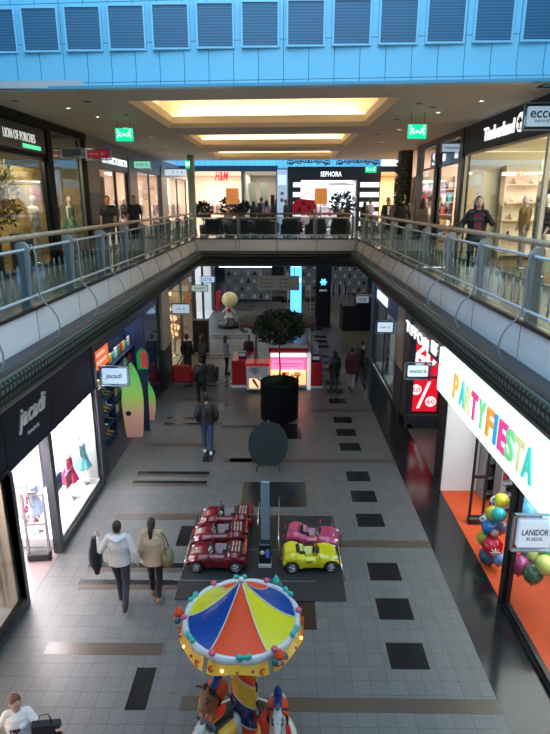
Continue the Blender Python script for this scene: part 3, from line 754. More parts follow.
for dy, dz_, r_ in ((0, .06, .055), (.06, .02, .045), (-.06, .02, .045)): m.sph(c+Vector((-.004, dy, dz_)), (.012, r_, r_*.8), 12, 8)
m.box(c.x-.012, c.x, c.y-.1, c.y+.1, c.z-.135, c.z-.12); m.build('tree_emblem', HDR, t, True)
blade('large pale blue blade sign at the right edge over the upper walkway', 4.33, 4.98, 11.2, 7.93, 8.40, 'ecco', (.55, .76, .92), .65, (.01, .015, .03), fr=.07, hh=.36, th_w=.86, sub='SHOES FOR LIFE')
blade('small pale blue blade sign hung before the black post, upper right', 4.38, 5.0, 17.0, 7.97, 8.27, 'Timberland', (.62, .80, 1), .6, (.01, .02, .06), fr=.05, hh=.34, th_w=.85)
t = thing('shop_sign', 'blue tinted illuminated sign band behind the upper right glass', 'sign', (UR+.3, 18.5, 7.8))
m = MB(); m.rbox(UR+.25, UR+.30, 17.0, 21.6, 7.82, 8.3, .01); m.build('panel', mat('blue_sign_panel', (.10, .22, .36), .3, emit=.25), t, True)
text('lettering', 'S', LIT, (UR+.245, 21.3, 7.90), .5, .38, (0, -1, 0), (0, 0, 1), t, True, .02, .1)
text('small_lettering', '~7', LIT, (UR+.245, 20.6, 7.95), 2.4, .22, (0, -1, 0), (0, 0, 1), t, True, .02)
# ---- ground left fronts
glassfront(WN, GL, [4.6, 8.2], .12, 2.62, BLACK, .1, .06)
glassfront(WN, GL, [9.86, 12.58], .16, 2.5, BLACK, .02, .02)
mb = MB(); mb.box(GL-.10, GL+.02, 2, 12.66, 2.5, 3.96); mb.m(1)
for y in (8.25, 10.15): mb.box(GL+.02, GL+.028, y-.012, y+.012, 2.5, 3.96)
struct('trim_8', mb, [HDRD, BLACK])
mb = MB(); mb.box(GL-.09, GL+.05, 8.14, 8.30, 0, 2.5); mb.box(GL-.10, GL+.05, 9.74, 9.90, 0, 2.5); mb.box(GL-.08, GL+.05, 12.56, 12.72, 0, 3.9); mb.box(GL-.08, GL+.05, 9.9, 12.56, 0, .16); mb.box(GL-.08, GL+.05, 3, 8.14, 0, .12)
struct('baseboard_left', mb, mat('slate_plinth', (.055, .06, .07), .4))
t = thing('shop_sign', 'silver script lettering on the dark header over the bright left shop', 'sign', (GL+.03, 9.2, 2.9))
SIL = mat('silver_letters', (.55, .56, .58), .3, .2, emit=.12)
text('lettering', 'jacadi', SIL, (GL+.022, 8.72, 2.95), 1.15, .42, (0, 1, 0), (0, 0, 1), t, True, .03, .35, .012)
text('small_lettering', 'PARIS', SIL, (GL+.022, 9.05, 2.83), .45, .06, (0, 1, 0), (0, 0, 1), t, True, .015)
blade('bright pale blue blade sign with script lettering beside the surfboards', -4.38, -3.66, 13.0, 2.42, 2.93, 'jacadi', (.60, .78, 1), 1.0, (.01, .015, .05), fr=.07, hh=.40, shear=.3, th_w=.7, side=-1)
blade('dark lit blade sign on the left front farther than the surfboards', -4.78, -4.42, 19.6, 2.85, 3.15, '~3', (.5, .72, .9), .7, side=-1)
blade('pale blue blade sign on the beige pylon, ground floor left', -4.22, -3.48, 21.3, 2.56, 3.0, '~8', (.62, .80, .92), .75, hh=.22, th_w=.5, side=-1)
blade('grey green blade sign second farthest on the left', -4.36, -3.54, 27, 2.54, 2.9, '~6', (.55, .72, .70), .5, (.1, .15, .15), hh=.4, side=-1)
blade('farthest left blade sign with dark blue lettering', -4.44, -3.66, 31, 2.42, 2.8, '~5', (.6, .75, 1), .9, (.02, .04, .3), hh=.6, th_w=.8, side=-1)
mb = MB(); mb.box(GL-.2, GL+.02, 12.72, 19.9, 3.3, 3.96); mb.box(GL-.2, GL+.02, 19.75, 19.95, 0, 3.9); mb.box(GL-.2, GL+.02, 21.3, 36, 3.4, 3.96); mb.box(GL-.1, GL+.02, 21.3, 21.42, 0, 3.9)
mb.box(GL-.1, GL+.02, 24.5, 24.6, 0, 3.4); mb.box(GL-.1, GL+.05, 27.9, 28.4, 0, 3.9); mb.box(GL-.1, GL+.02, 31.5, 31.6, 0, 3.4); mb.box(GL-.1, GL+.1, 35.8, 36.4, 0, 3.9)
struct('trim_9', mb, mat('ground_header', (.03, .035, .045), .4))
glassfront(WN, GL, [17.6, 19.7], .1, 3.3, BLACK, .05, .04, gl=glass('dark_glass', (.7, .75, .85), .2)); glassfront(WN, GL, [21.5, 24.5, 27.9], .1, 3.4, DKGREY, .05, .04)
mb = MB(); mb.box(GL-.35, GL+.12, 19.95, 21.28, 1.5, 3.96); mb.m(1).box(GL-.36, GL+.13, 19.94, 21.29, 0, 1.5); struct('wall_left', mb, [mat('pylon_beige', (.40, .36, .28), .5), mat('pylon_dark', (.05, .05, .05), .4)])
# ---- ground right fronts
mb = MB(); mb.box(GR-.03, GR+.16, 12.45, 12.98, 0, 3.96); mb.box(GR-.05, GR+.10, 8.32, 8.47, 0, 2.45); mb.m(1).box(GR-.03, GR+.12, 2, 8.36, 0, .06)
struct('baseboard_right', mb, [mat('black_steel', (.010, .012, .014), .3), BLACK])
glassfront(WN, GR+.03, [3.0, 8.3], .06, 2.4, BLACK, .06, .04)
mb = MB(); mb.box(GR, GR+.15, 2, 12.9, 3.46, 3.96); mb.box(GR+.02, GR+.2, 12.98, 17.4, 2.85, 3.96); mb.box(GR+.02, GR+.1, 12.98, 13.1, 0, 2.85)
mb.box(GR+.0, GR+.15, 16.45, 17.45, 0, 3.96); mb.box(GR-.03, 5.2, 16.52, 16.7, 0, 3.9); mb.box(GR-.03, 5.2, 16.3, 16.52, 0, .42); mb.box(GR+.0, GR+.15, 18.55, 18.75, 0, 3.96); mb.box(GR+.02, GR+.2, 18.75, 24, 2.8, 3.96); mb.box(GR+.0, GR+.2, 23.6, 24.4, 0, 3.96); mb.box(GR, GR+.16, 16.3, 18.6, 0, .14)
struct('trim_10', mb, mat('tiffosi_header', (.05, .052, .06), .4))
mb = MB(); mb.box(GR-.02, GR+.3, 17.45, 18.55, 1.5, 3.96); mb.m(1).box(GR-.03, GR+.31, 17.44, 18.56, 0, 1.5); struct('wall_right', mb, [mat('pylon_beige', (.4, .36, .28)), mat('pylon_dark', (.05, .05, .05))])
glassfront(WN, GR+.06, [18.75, 21.2, 23.6], .14, 2.8, DKGREY, .05, .04)
t = thing('shop_sign', 'white capitals with square emblem on the dark header over the red posters', 'sign', (GR, 15.4, 3.0))
text('lettering', 'TIFFOSI', LIT, (GR-.004, 17.25, 2.89), 2.75, .32, (0, -1, 0), (0, 0, 1), t, True, .03, 0, .02)
m = MB()
for a, b, c, d in ((14.22, 14.12, 2.98, 3.28), (13.78, 13.88, 2.98, 3.28), (14.22, 13.78, 3.22, 3.28), (14.06, 13.94, 2.98, 3.14), (14.22, 13.78, 3.09, 3.15)): m.box(GR-.012, GR+.018, min(a, b), max(a, b), c, d)
m.build('emblem', LIT, t, True)
t = thing('shop_sign', 'white lettering on the dark header past the beige pylon, ground right', 'sign', (GR, 21.5, 3.0))
text('lettering', '~6', LIT, (GR+.018, 22.9, 2.95), 2.3, .34, (0, -1, 0), (0, 0, 1), t, True, .03, 0, .02)
# party shop lightbox
t = thing('shop_sign', 'huge glowing white fascia sign with multicoloured party lettering', 'sign', (GR-.05, 7.5, 2.38))
m = MB(); m.rbox(GR-.14, GR-.0, 2.0, 12.95, 2.40, 3.44, .015); m.build('lightbox', mat('party_lightbox', (.78, 1, .93), .4, emit=1.5, ecol=(.72, 1.0, .93)), t, True)
cols = {'o': (1, .42, .08), 't': (.10, .72, .62), 'p': (.95, .08, .35), 'g': (.25, .8, .35), 'b': (.05, .38, .75), 'y': (1, .60, .15), 'w': (.80, .85, .45)}
def letters(word, y, cs, h=.52, wd=.40, gap=.10):
    for ch, c_ in zip(word, cs):
        w_ = .12 if ch == 'I' else wd
        text('letter', ch, mat('party_letter_'+c_, cols[c_], .4, emit=.7, ecol=cols[c_]), (GR-.142, y, 2.66), w_, h, (0, -1, 0), (0, 0, 1), t, True, .03, 0, .035)
        y -= w_+gap
    return y

for ch, y_, c_ in (('P', 11.65, 'y'), ('A', 11.2, 't'), ('R', 10.83, 'w'), ('T', 10.48, 'p'), ('Y', 10.04, 'g'), ('F', 9.60, 'o'), ('I', 9.21, 'b'), ('E', 9.0, 'p'), ('S', 8.68, 'g'), ('T', 8.31, 'w'), ('A', 7.98, 't')): letters(ch, y_, c_, .54, .36)

blade('pale blue blade sign with black capitals beside the balloons', 3.19, 3.80, 7.0, 1.99, 2.57, 'LANIDOR', (.70, .84, 1), .7, (.01, .01, .02), fr=.08, hh=.22, sub='KIDS', th_w=.8)
blade('clear blade sign with small dark capitals in front of the red posters', 3.12, 3.8, 14.0, 2.30, 2.76, '~12', (.72, .92, 1), 1.3, (.02, .05, .08), fr=.09, hh=.26, th_w=.85)
blade('pale blue blade sign by the beige pylon, ground right', 3.16, 3.8, 19.0, 2.36, 2.82, '~12', (.68, .85, 1), 1.1, (.2, .3, .4), fr=.07, hh=.18)
blade('dark framed blade sign farthest right on the ground floor', 3.45, 4.15, 27.0, 2.0, 2.4, '~5', (.45, .6, .7), .5, (.02, .02, .03), hh=.5)
# red sale posters
def poster(z0, z1, kind):
    y0, y1 = 13.35, 16.35
    t = thing('sale_poster', 'upper red poster with large white 60' if kind else 'lower red poster with white percent sign and two 60 discs', 'poster', (GR-.02, 15, z0), 0, None)
    return t
RP = mat('poster_red', (.62, .005, .02), .5, emit=.75, ecol=(.9, .01, .03)); WI = mat('poster_white', (.95, .95, .95), .5, emit=.9)
YP = 16.5
t = thing('sale_poster', 'lower red poster with white percent sign and two round 60 discs', 'poster', (4.25, YP, .50))
m = MB(); m.box(3.86, 4.72, YP-.02, YP, .50, 1.55); m.build('sheet', RP, t, True)
m = MB(); m.prism([(4.10, .60), (4.19, .60), (4.50, 1.46), (4.41, 1.46)], YP-.026, YP-.02, 'y')
RY = Matrix.Rotation(PI/2, 4, 'X')
for cx, cz in ((4.06, 1.20), (4.53, .82)): m.lathe([(.001, 0), (.165, 0), (.165, .008), (.001, .008)], (cx, YP-.02, cz), 32, RY, cap=False, smooth=False)
m.build('percent_sign', WI, t, True)
for cx, cz in ((4.06, 1.20), (4.53, .82)): text('numerals', '60', RP, (cx-.12, YP-.029, cz-.075), .24, .15, (1, 0, 0), (0, 0, 1), t, True, .004, 0, .01)
t = thing('sale_poster', 'upper red poster with large white 60 above the percent poster', 'poster', (4.25, YP, 1.62))
m = MB(); m.box(3.86, 4.72, YP-.02, YP, 1.62, 2.72); m.build('sheet', RP, t, True)
text('numerals', '60', WI, (3.93, YP-.021, 1.95), .72, .58, (1, 0, 0), (0, 0, 1), t, True, .006, 0, .04)
area('poster_lamp', (4.3, 15.2, 3.7), (.8, .3), 9, (1, .9, .85), (.3, 0, 0))
# the far facade
mb = MB(); mb.box(.25, 5.35, 32.9, 33.2, 7.80, 8.5); mb.m(0).box(5.35, 14, 34.3, 34.5, 8.3, ZC); struct('trim_11', mb, [mat('far_header_black', (.008, .012, .02), .4)])
mb = MB(); mb.box(-6.5, -.3, 34.1, 34.3, 8.32, ZC+.02); mb.m(1).box(-2.36, -2.24, 34.15, 34.35, Z2, 8.32); mb.box(-.35, -.28, 34.15, 34.35, Z2, 8.32); mb.box(-6.5, -6.3, 34.1, 34.3, Z2, 8.35); struct('trim_12', mb, [mat('far_header_blue', (.02, .05, .09), .4), MIDGREY])
mb = MB(); mb.box(-14, 14, 41.6, 41.8, Z2, ZC); struct('wall_far_upper', mb, MIDGREY)
t = thing('shop_sign', 'small white capitals on the black header of the far central shop', 'sign', (2.6, 32.88, 7.9))
text('lettering', 'SEPHORA', WL, (2.05, 32.895, 7.98), 1.15, .27, (1, 0, 0), (0, 0, 1), t, True, .02, 0, .02)
t = thing('shop_sign', 'slanted red letters glowing over the pale shop at the far left', 'sign', (-3.4, 34.2, 7.9))
text('lettering', 'H&M', mat('red_letters', (.8, .01, .03), .4, emit=1.2, ecol=(1, .02, .05)), (-3.86, 34.05, 7.80), .75, .52, (1, 0, 0), (0, 0, 1), t, True, .05, .25, .02)
mb = MB(); mb.box(.28, .98, 33.0, 33.25, Z2, 7.8); mb.box(4.1, 5.35, 33.0, 33.25, Z2, 7.8); mb.m(1)
for k in range(5):
    z = Z2+.25+.52*k
    mb.box(.55, .99, 32.97, 33.0, z, z+.26); mb.box(4.25, 5.30, 32.97, 33.0, z, z+.26)
struct('trim_13', mb, [BLACK, mat('white_stripe_light', (.8, .88, .95), .5, emit=.9)])
t = thing('advert_column', 'tall pale blue illuminated column between the two far shops', 'column', (-.05, 31.2, Z2))
m = MB(); m.rbox(-.31, .22, 31.0, 31.3, Z2, 8.25, .02); m.build('body', mat('pale_blue_panel', (.45, .62, .85), .4, emit=.55), t, True)
m = MB(); m.box(-.25, .16, 30.985, 31.0, 7.5, 8.0); m.build('screen', mat('ad_screen', (.55, .8, .95), .4, emit=1.0), t, True)
m = MB(); m.lathe([(.001, 0), (.10, 0), (.10, .02), (.001, .02)], (-.05, 30.995, 6.75), 20, Matrix.Rotation(PI/2, 4, 'X'), cap=False); m.box(-.13, .03, 30.985, 31.0, 7.0, 7.15); m.build('emblem', mat('dull_mauve', (.3, .22, .35)), t, True)
mb = MB(); mb.rbox(-4.16, -3.86, 26.0, 26.3, Z2, ZC, .05); struct('wall_column_far', mb, mat('green_grey_column', (.26, .34, .28), .4))
# ---------------------------------------------------------------- carousel
def lerp(a, b, t): return a+(b-a)*t
def carousel():
    cx, cy = -.46, 5.54
    t = thing('carousel', 'small coin carousel with blue, orange and yellow canopy and three mounts', 'ride', (cx, cy, 0))
    OR = mat('gloss_orange', (.72, .06, .008), .45, spec=.25); YE = mat('gloss_yellow', (.62, .52, .015), .4, spec=.3, coat=.05); BL = mat('gloss_blue', (.006, .045, .22), .4, spec=.3, coat=.05)
    CW = mat('gloss_cream', (.55, .53, .50), .25, coat=.3); TEAL = mat('teal_bow', (.02, .35, .28), .3); PK = mat('dusty_pink', (.55, .08, .14), .3); GO = mat('gold_yellow', (.80, .42, .03), .25, coat=.4)
    ZR, ZA, R0 = 2.06, 2.56, .635
    def cz(u): return ZA-(ZA-ZR)*(1-(1-u)**1.55)*1.0
    cw = [OR, YE, BL, OR, YE, BL]; nm = ['orange', 'yellow', 'blue']*2
    for k in range(6):
        a0 = -PI/2-PI/6+k*PI/3; rows = []
        for i in range(11):
            u = .03+.97*i/10; rows.append([((R0*u)*math.cos(a0+PI/3*j/10), (R0*u)*math.sin(a0+PI/3*j/10), cz(u)+.018*math.sin(PI*j/10)*u) for j in range(11)])
        m = MB(); m.grid(rows); m.grid([[(x, y, z-.02) for x, y, z in r] for r in rows]); o = m.build('canopy_panel', cw[k], t); o['label'] = nm[k]+' canopy panel'
        m = MB(); m.tube([((R0*u)*math.cos(a0), (R0*u)*math.sin(a0), cz(u)+.006) for u in [.03+.97*i/10 for i in range(11)]], .008, 6); m.build('canopy_rib', CW, t)
    m = MB(); m.sph((0, 0, ZA+.01), (.035, .035, .03)); m.build('finial', CW, t)
    # white scalloped cornice
    m = MB(); rows = []
    for i in range(97):
        a = 2*PI*i/96; sc = .5+.5*abs(math.sin(a*6)); r_ = R0+.012+.035*sc; rows.append([(R0-.02)*1, r_, a, sc])
    pr = []
    for _, r_, a, sc in rows[:-1]:
        c, s_ = math.cos(a), math.sin(a)
        pr.append([(r*c, r*s_, z) for r, z in ((R0-.02, ZR-.03), (R0-.02, ZR+.015), (R0+.015, ZR+.02+.03*sc), (r_+.0, ZR+.012+.015*sc), (r_+.012, ZR-.03), (r_-.01, ZR-.06), (R0, ZR-.06))])
    pr2 = list(zip(*pr)); m.grid([list(r) for r in pr2], True, True); m.build('cornice', CW, t)
    # yellow scroll valance: six swags with curled ends
    for k in range(6):
        a0 = -PI/2-PI/6+k*PI/3; top = []; bot = []; m = MB(); n = 20
        rr = R0+.03
        fr = []; bk = []
        for i in range(n+1):
            u = i/n; a = a0+.04+(PI/3-.08)*u; dz_ = .085+.07*abs(math.cos(PI*u))**2
            for lst, r in ((fr, rr+.012), (bk, rr-.012)): lst.append([(r*math.cos(a), r*math.sin(a), ZR-.03), ((r+.05)*math.cos(a), (r+.05)*math.sin(a), ZR-.03-dz_)])
        m.grid(fr, False); m.grid(bk, False)
        for i in range(n): m.add([fr[i][1], fr[i+1][1], bk[i+1][1], bk[i][1]], [(0, 1, 2, 3)], False)
        v = m.build('valance_swag', GO, t)
        m = MB()
        for e in (-1, 1):
            ac = a0+PI/6+e*(PI/6-.13); pts = []
            for i in range(16):
                q = i/15; rad = .048*(1-q*.75); th = e*(-PI/2-q*4.2); aa = ac-e*0+rad*math.cos(th)/rr*1.0; pts.append(((rr+.055)*math.cos(aa), (rr+.055)*math.sin(aa), ZR-.115+rad*math.sin(th)))
            m = MB(); m.tube(pts, .010, 6); m.build('scroll', OR, v)
        for u in (.28, .5, .72):
            a = a0+PI/3*u; m = MB(); m.sph(((rr+.05)*math.cos(a), (rr+.05)*math.sin(a), ZR-.10), .017, 10, 8)
            on = (k, u) in ((0, .28), (1, .72), (5, .5)); m.build('bulb', mat('bulb_lit', (1, .6, .2), .3, emit=4) if on else mat('bulb_red', (.5, .03, .02), .2), v)
    for k in range(12):
        a = -PI/2-PI/6+k*PI/6+.10; p = Vector(((R0+.03)*math.cos(a), (R0+.03)*math.sin(a), ZR+.045)); tn = Vector((-math.sin(a), math.cos(a), 0))
        m = MB()
        if k % 2:
            for e in (-1, 1): m.cap(p, p+tn*e*.055+Vector((0, 0, .012)), .014, .032, 8); m.cap(p, p+tn*e*.04-Vector((0, 0, .035)), .012, .018, 8)
            m.sph(p, .018, 8, 6); m.build('bow', TEAL, t)
        else:
            m.sph(p+Vector((0, 0, .005)), (.040, .040, .03), 10, 8); m.build('rosette', PK, t)
    # clown faces on the cornice at left, front right and back
    for k, a in enumerate((PI*.985, -.93, 1.02)):
        d = Vector((math.cos(a), math.sin(a), 0)); c = d*(R0+.11)+Vector((0, 0, ZR-.03)); tn = Vector((-d.y, d.x, 0))
        m = MB(); m.sph(c, .058, 12, 10); f = m.build('clown_head', mat('clown_cream', (.75, .55, .42), .4), t)
        m = MB(); m.sph(c+d*.055, .016, 8, 6); m.sph(c+d*.045-Vector((0, 0, .028)), (.02, .02, .01), 8, 6); m.build('nose', RED, f)
        m = MB(); [m.sph(c+tn*e*.065+Vector((0, 0, .0)), (.038, .038, .045), 8, 6) for e in (-1, 1)]; m.build('hair', mat('clown_teal', (.02, .10, .12), .5), f)
        m = MB(); m.lathe([(.06, 0), (.045, .03), (.004, .11)], c+Vector((0, 0, .035)), 12); m.build('hat', OR if k != 2 else TEAL, f)
        m = MB(); [m.sph(c+tn*e*.022+d*.05+Vector((0, 0, .012)), .008, 6, 5) for e in (-1, 1)]; m.build('eyes', BLACK, f)
    # twisted centre pole
    rows = []; n = 96; H0, H1 = .30, 2.02
    m = MB()
    for i in range(121):
        z = lerp(H0, H1, i/120); r = .105*(1+.08*math.sin(i*.0)); r = lerp(.17, .13, min(1, (z-.3)/1.2))
        rows.append([(r*(1+.05*math.sin(2*PI*(3*j/n+z*3.2)))*math.cos(2*PI*j/n), r*(1+.05*math.sin(2*PI*(3*j/n+z*3.2)))*math.sin(2*PI*j/n), z) for j in range(n)])
    b0 = len(m.v)
    vs = [v for r in rows for v in r]; m.v += vs
    for i in range(120):
        z = lerp(H0, H1, i/120)
        for j in range(n):
            k = (j+1) % n; m.f.append((i*n+j, i*n+k, (i+1)*n+k, (i+1)*n+j)); m.sm.append(True)
            ph = (3*(j+.5)/n+z*3.2-.25) % 3
            fr_ = ph % 1; m.mi.append(3 if (fr_ < .07) else int(ph) % 3)
    m.build('twisted_pole', [OR, mat('deep_blue', (.008, .02, .09), .15, coat=.5), GO, CW], t)
    m = MB()
    for z in (.30, .33): m.lathe([(.22, z-.28 if z < .31 else .28), (.21, .36), (.16, .44)] if z < .31 else [(.22, .26), (.22, .30)], n=28)
    m.build('pole_base', GO, t)
    m = MB(); vs = []; n = 16
    for i in range(25):
        z = .25+1.8*i/24; vs += [(.13+.028*math.cos(2*PI*j/n), .36+.028*math.sin(2*PI*j/n), z) for j in range(n)]
    m.v += vs
    for i in range(24):
        for j in range(n):
            k = (j+1) % n; m.f.append((i*n+j, i*n+k, (i+1)*n+k, (i+1)*n+j)); m.sm.append(True); m.mi.append(int((j/n*2+i*.5)) % 2)
    m.build('striped_pole', [BLACK, mat('pale_yellow', (.7, .7, .3), .3)], t)
    # base disc
    m = MB(); m.lathe([(.001, .0), (.64, 0), (.68, .04), (.68, .20), (.64, .245), (.001, .245)], n=48, cap=False); m.build('base', CW, t)
    for k in range(6):
        a0 = -PI/2-PI/6+k*PI/3; m = MB(); rows = [[(r*math.cos(a0+PI/3*j/8), r*math.sin(a0+PI/3*j/8), .25) for j in range(9)] for r in (.12, .60)]
        m.grid(rows, False); m.build('floor_panel', [RED, BLACK][k % 2] if k not in (0,) else mat('orange_red', (.5, .06, .02), .3), t)
    # mounts
    def mount(a, coat, saddle, blanket, rz):
        p = (.43*math.cos(a), .43*math.sin(a), .25)
        g = bpy.data.objects.new('horse', None); COL.objects.link(g); g.parent = t; g.location = p; g.rotation_euler = (0, 0, rz); g.scale = (1.3, 1.3, 1.3)
        m = MB()
        m.cap((0, -.14, .36), (0, .12, .38), .085, .078, 12); m.sph((0, -.15, .37), (.09, .09, .09)); m.sph((0, .13, .39), (.075, .08, .09))
        m.cap((0, .15, .42), (0, .23, .60), .062, .045); m.cap((0, .23, .61), (0, .31, .54), .048, .032); m.sph((0, .325, .53), (.030, .032, .028))
        for k in (-1, 1):
            m.cap((k*.025, .20, .63), (k*.030, .195, .675), .014, .006, 6)
            m.cap((k*.045, .14, .34), (k*.05, .22, .22), .034, .024); m.cap((k*.05, .22, .22), (k*.05, .17, .10), .023, .018); m.cap((k*.05, .17, .10), (k*.05, .19, .07), .022, .022)
            m.cap((k*.05, -.18, .33), (k*.055, -.20, .20), .042, .026); m.cap((k*.055, -.20, .20), (k*.055, -.28, .12), .024, .018); m.cap((k*.055, -.28, .12), (k*.055, -.29, .08), .022, .022)
        remesh(m, 'body', coat, g, .010, 2)
        m = MB(); m.cap((0, -.10, .445), (0, .05, .455), .05, .045); m.cap((0, -.12, .46), (0, -.13, .53), .045, .035); m.build('saddle', saddle, g)
        m = MB(); m.lathe([(.102, -.09), (.104, 0), (.100, .09)], (0, -.03, .375), 20, Matrix.Rotation(PI/2, 4, 'X'), cap=False); m.build('blanket', blanket, g)
        m = MB()
        for i in range(6): u = i/5; m.sph((0, lerp(.09, .20, u)-.01, lerp(.48, .66, u)), (.022, .035, .035), 8, 6)
        HM = BROWNHAIR if coat != CW else mat('mane_grey', (.12, .12, .13)); m.build('mane', HM, g)
        m = MB(); m.cap((0, -.23, .38), (0, -.31, .20), .032, .018); m.build('tail', HM, g)
        m = MB(); m.tube([(0, .02, .0), (0, .02, .32)], .02, 8); m.build('support_post', mat('brass', (.6, .42, .15), .25, .9), g)
        m = MB(); m.tube([(-.10, .17, .62), (.10, .17, .62)], .012, 8); m.build('handlebar', BLACK, g)
        m = MB(); [m.sph((k*.036, .265, .605), .010, 6, 5) for k in (-1, 1)]; m.build('eyes', BLACK, g)
        m = MB(); m.tube([(0.042, .29, .57), (0, .295, .598), (-.042, .29, .57), (-.05, .20, .52), (0, .10, .50), (.05, .20, .52)], .007, 6, True); m.build('bridle', saddle, g)
    BRN = mat('horse_brown', (.36, .17, .07), .3, noise=.3, nscale=6, coat=.3)
    mount(PI*.86, BRN, BL, OR, 2.9); mount(-PI*.70, CW, BLACK, GO, PI*.78); mount(-.22, CW, BL, OR, PI)
    return t
carousel()

# ---------------------------------------------------------------- ride-on cars
def toy_car(name, label, col, rz, loc, sport, group):
    """local x = length, front at +x"""
    t = thing(name, label, 'toy car', loc, rz, group)
    PT = mat('car_'+col[0], col[1], .22, coat=.35)
    L, Wd = (1.16, .56) if sport else (1.06, .52); nx, ny = 58, 25
    wx = (-.36, .37); wr = .115
    def topz(u, v):   # u -1..1 along, v -1..1 across
        x = u*L/2
        z = .36
        if x > .12: z = lerp(.37, .25, ((x-.12)/.46)**1.4)
        if x < -.22: z = .385-(.05 if sport else .03)*((-.22-x)/.36)**2
        av = abs(v)
        for w in wx: z += .045*math.exp(-((x-w)/.13)**2)*math.exp(-((av-.78)/.22)**2)
        z -= .055*av**4
        return z
    def half(u):
        x = u*L/2; w = Wd/2*(1-.16*max(0, (abs(u)-.55)/.45)**2)
        for q in wx: w += .012*math.exp(-((x-q)/.12)**2)
        return w-(.018 if abs(x) < .16 else 0)
    rows = []
    for i in range(nx+1):
        u = -1+2*i/nx; x = u*L/2; h = half(u); row = []
        bz = .09+.05*max(0, (abs(u)-.8)/.2)
        for w in wx:
            d = abs(x-w)
            if d < wr+.02: bz = max(bz, .105+math.sqrt((wr+.02)**2-d*d))
        endf = max(0, (abs(u)-.90)/.10)
        for j in range(ny):
            v = -1+2*j/(ny-1); z = topz(u, v); z = lerp(z, .19, endf**2)
            # cockpit
            cx0, cx1 = (-.20, .17) if sport else (-.27, .15)
            inx = max(0, min(1, (x-cx0)/.035))*max(0, min(1, (cx1-x)/.035)); iny = max(0, min(1, (.66-abs(v))/.06)); z = lerp(z, .15, inx*iny)
            if not sport and -.12 < x < .10 and abs(v) > .66: z -= .045
            row.append((x, v*h*(.94 if True else 1), z))
        a, b = row[0], row[-1]
        side = [(x, -h*.90, bz), (x, -h*1.0, lerp(bz, a[2], .35)), (x, -h*1.0, lerp(bz, a[2], .8))]; side2 = [(x, h*1.0, lerp(bz, b[2], .8)), (x, h*1.0, lerp(bz, b[2], .35)), (x, h*.90, bz)]
        rows.append(side+row+side2)
    m = MB(); m.grid(rows, True); n = len(rows[0]); m.add(rows[0], [tuple(range(n))], False); m.add(rows[-1], [tuple(range(n))], False); m.build('body', PT, t)
    TY = mat('tyre', (.015, .015, .016), .6); RIM = mat('rim_silver', (.6, .6, .62), .25, .8)
    for x in wx:
        for k in (-1, 1):
            c = (x, k*(Wd/2-.04), .112); M = Matrix.Rotation(-PI/2*k, 4, 'X')
            m = MB(); m.lathe([(.07, -.035), (.10, -.04), (.112, -.028), (.112, .028), (.10, .04), (.07, .035)], c, 28, M, cap=True); wl = m.build('wheel', TY, t)
            m = MB(); m.lathe([(.070, .030), (.074, .043), (.066, .044), (.062, .030)], c, 24, M, cap=False)
            for q in range(5):
                a = 2*PI*q/5; d = M @ Vector((math.cos(a)*.064, math.sin(a)*.064, .038)); e = M @ Vector((0, 0, .042)); m.tube([Vector(c)+e, Vector(c)+d], [.013, .009], 6)
            m.lathe([(.001, .05), (.018, .048), (.018, .03)], c, 12, M, cap=False); m.build('rim', RIM, wl)
    for y in ((0,) if not sport else (-.105, .105)):
        m = MB(); w = .15 if not sport else .09
        m.rbox(-.24, -.08, y-w, y+w, .16, .22, .02); m.rbox(-.27, -.20, y-w, y+w, .17, .40, .03); m.build('seat', mat('seat_black', (.02, .02, .022), .6), t)
    m = MB(); m.tube([(.06+.02*math.cos(a)*.5, .07*math.cos(a) if False else .075*math.sin(a)+(.0), .33+.07*math.cos(a)) for a in [2*PI*i/18 for i in range(18)]], .010, 8, True); m.tube([(.06, -.07, .33), (.06, .07, .33)], .008, 6); m.tube([(.06, 0, .33), (.13, 0, .28)], .012, 6); m.build('steering_wheel', BLACK, t)
    # windscreen
    m = MB(); r0 = []; r1 = []
    for i in range(13):
        v = -1+2*i/12; r0.append((.19-.07*v*v, v*.19, .345-.012*v*v)); r1.append((.115-.06*v*v, v*.165, .445-.02*v*v))
    m.grid([r0, r1]); m.grid([[(x-.008, y, z) for x, y, z in r0], [(x-.008, y, z) for x, y, z in r1]]); m.build('windscreen', mat('smoked_screen', (.02, .025, .03), .08, coat=.5), t)
    m = MB(); m.tube(r1, .008, 6); m.build('screen_trim', BLACK, t)
    for k in (-1, 1):
        m = MB(); m.sph((.455, k*.175, .278), (.06, .042, .022), 12, 8); m.build('headlight', mat('lamp_white', (.85, .85, .8), .15, coat=.5), t)
        m = MB(); m.cap((.13, k*.25, .37), (.135, k*.30, .395), .010, .012, 6); m.sph((.13, k*.315, .40), (.018, .028, .020), 8, 6); m.build('wing_mirror', PT, t)
        m = MB(); m.sph((-.565, k*.17, .27), (.02, .035, .025), 10, 6); m.build('tail_light', RED if 'red' not in col[0] else mat('dark_tail', (.1, .01, .01), .3), t)
        m = MB(); m.rbox(.545, .575, k*.15-.05, k*.15+.05, .15, .20, .01); m.build('air_intake', BLACK, t)
        m = MB(); m.rbox(-.10, .02, k*.268-.006, k*.268+.006, .235, .262, .004); m.build('door_vent', BLACK, t)
    m = MB(); m.rbox(.55, .582, -.06, .06, .15, .21, .01); m.build('number_plate', DKGREY, t)
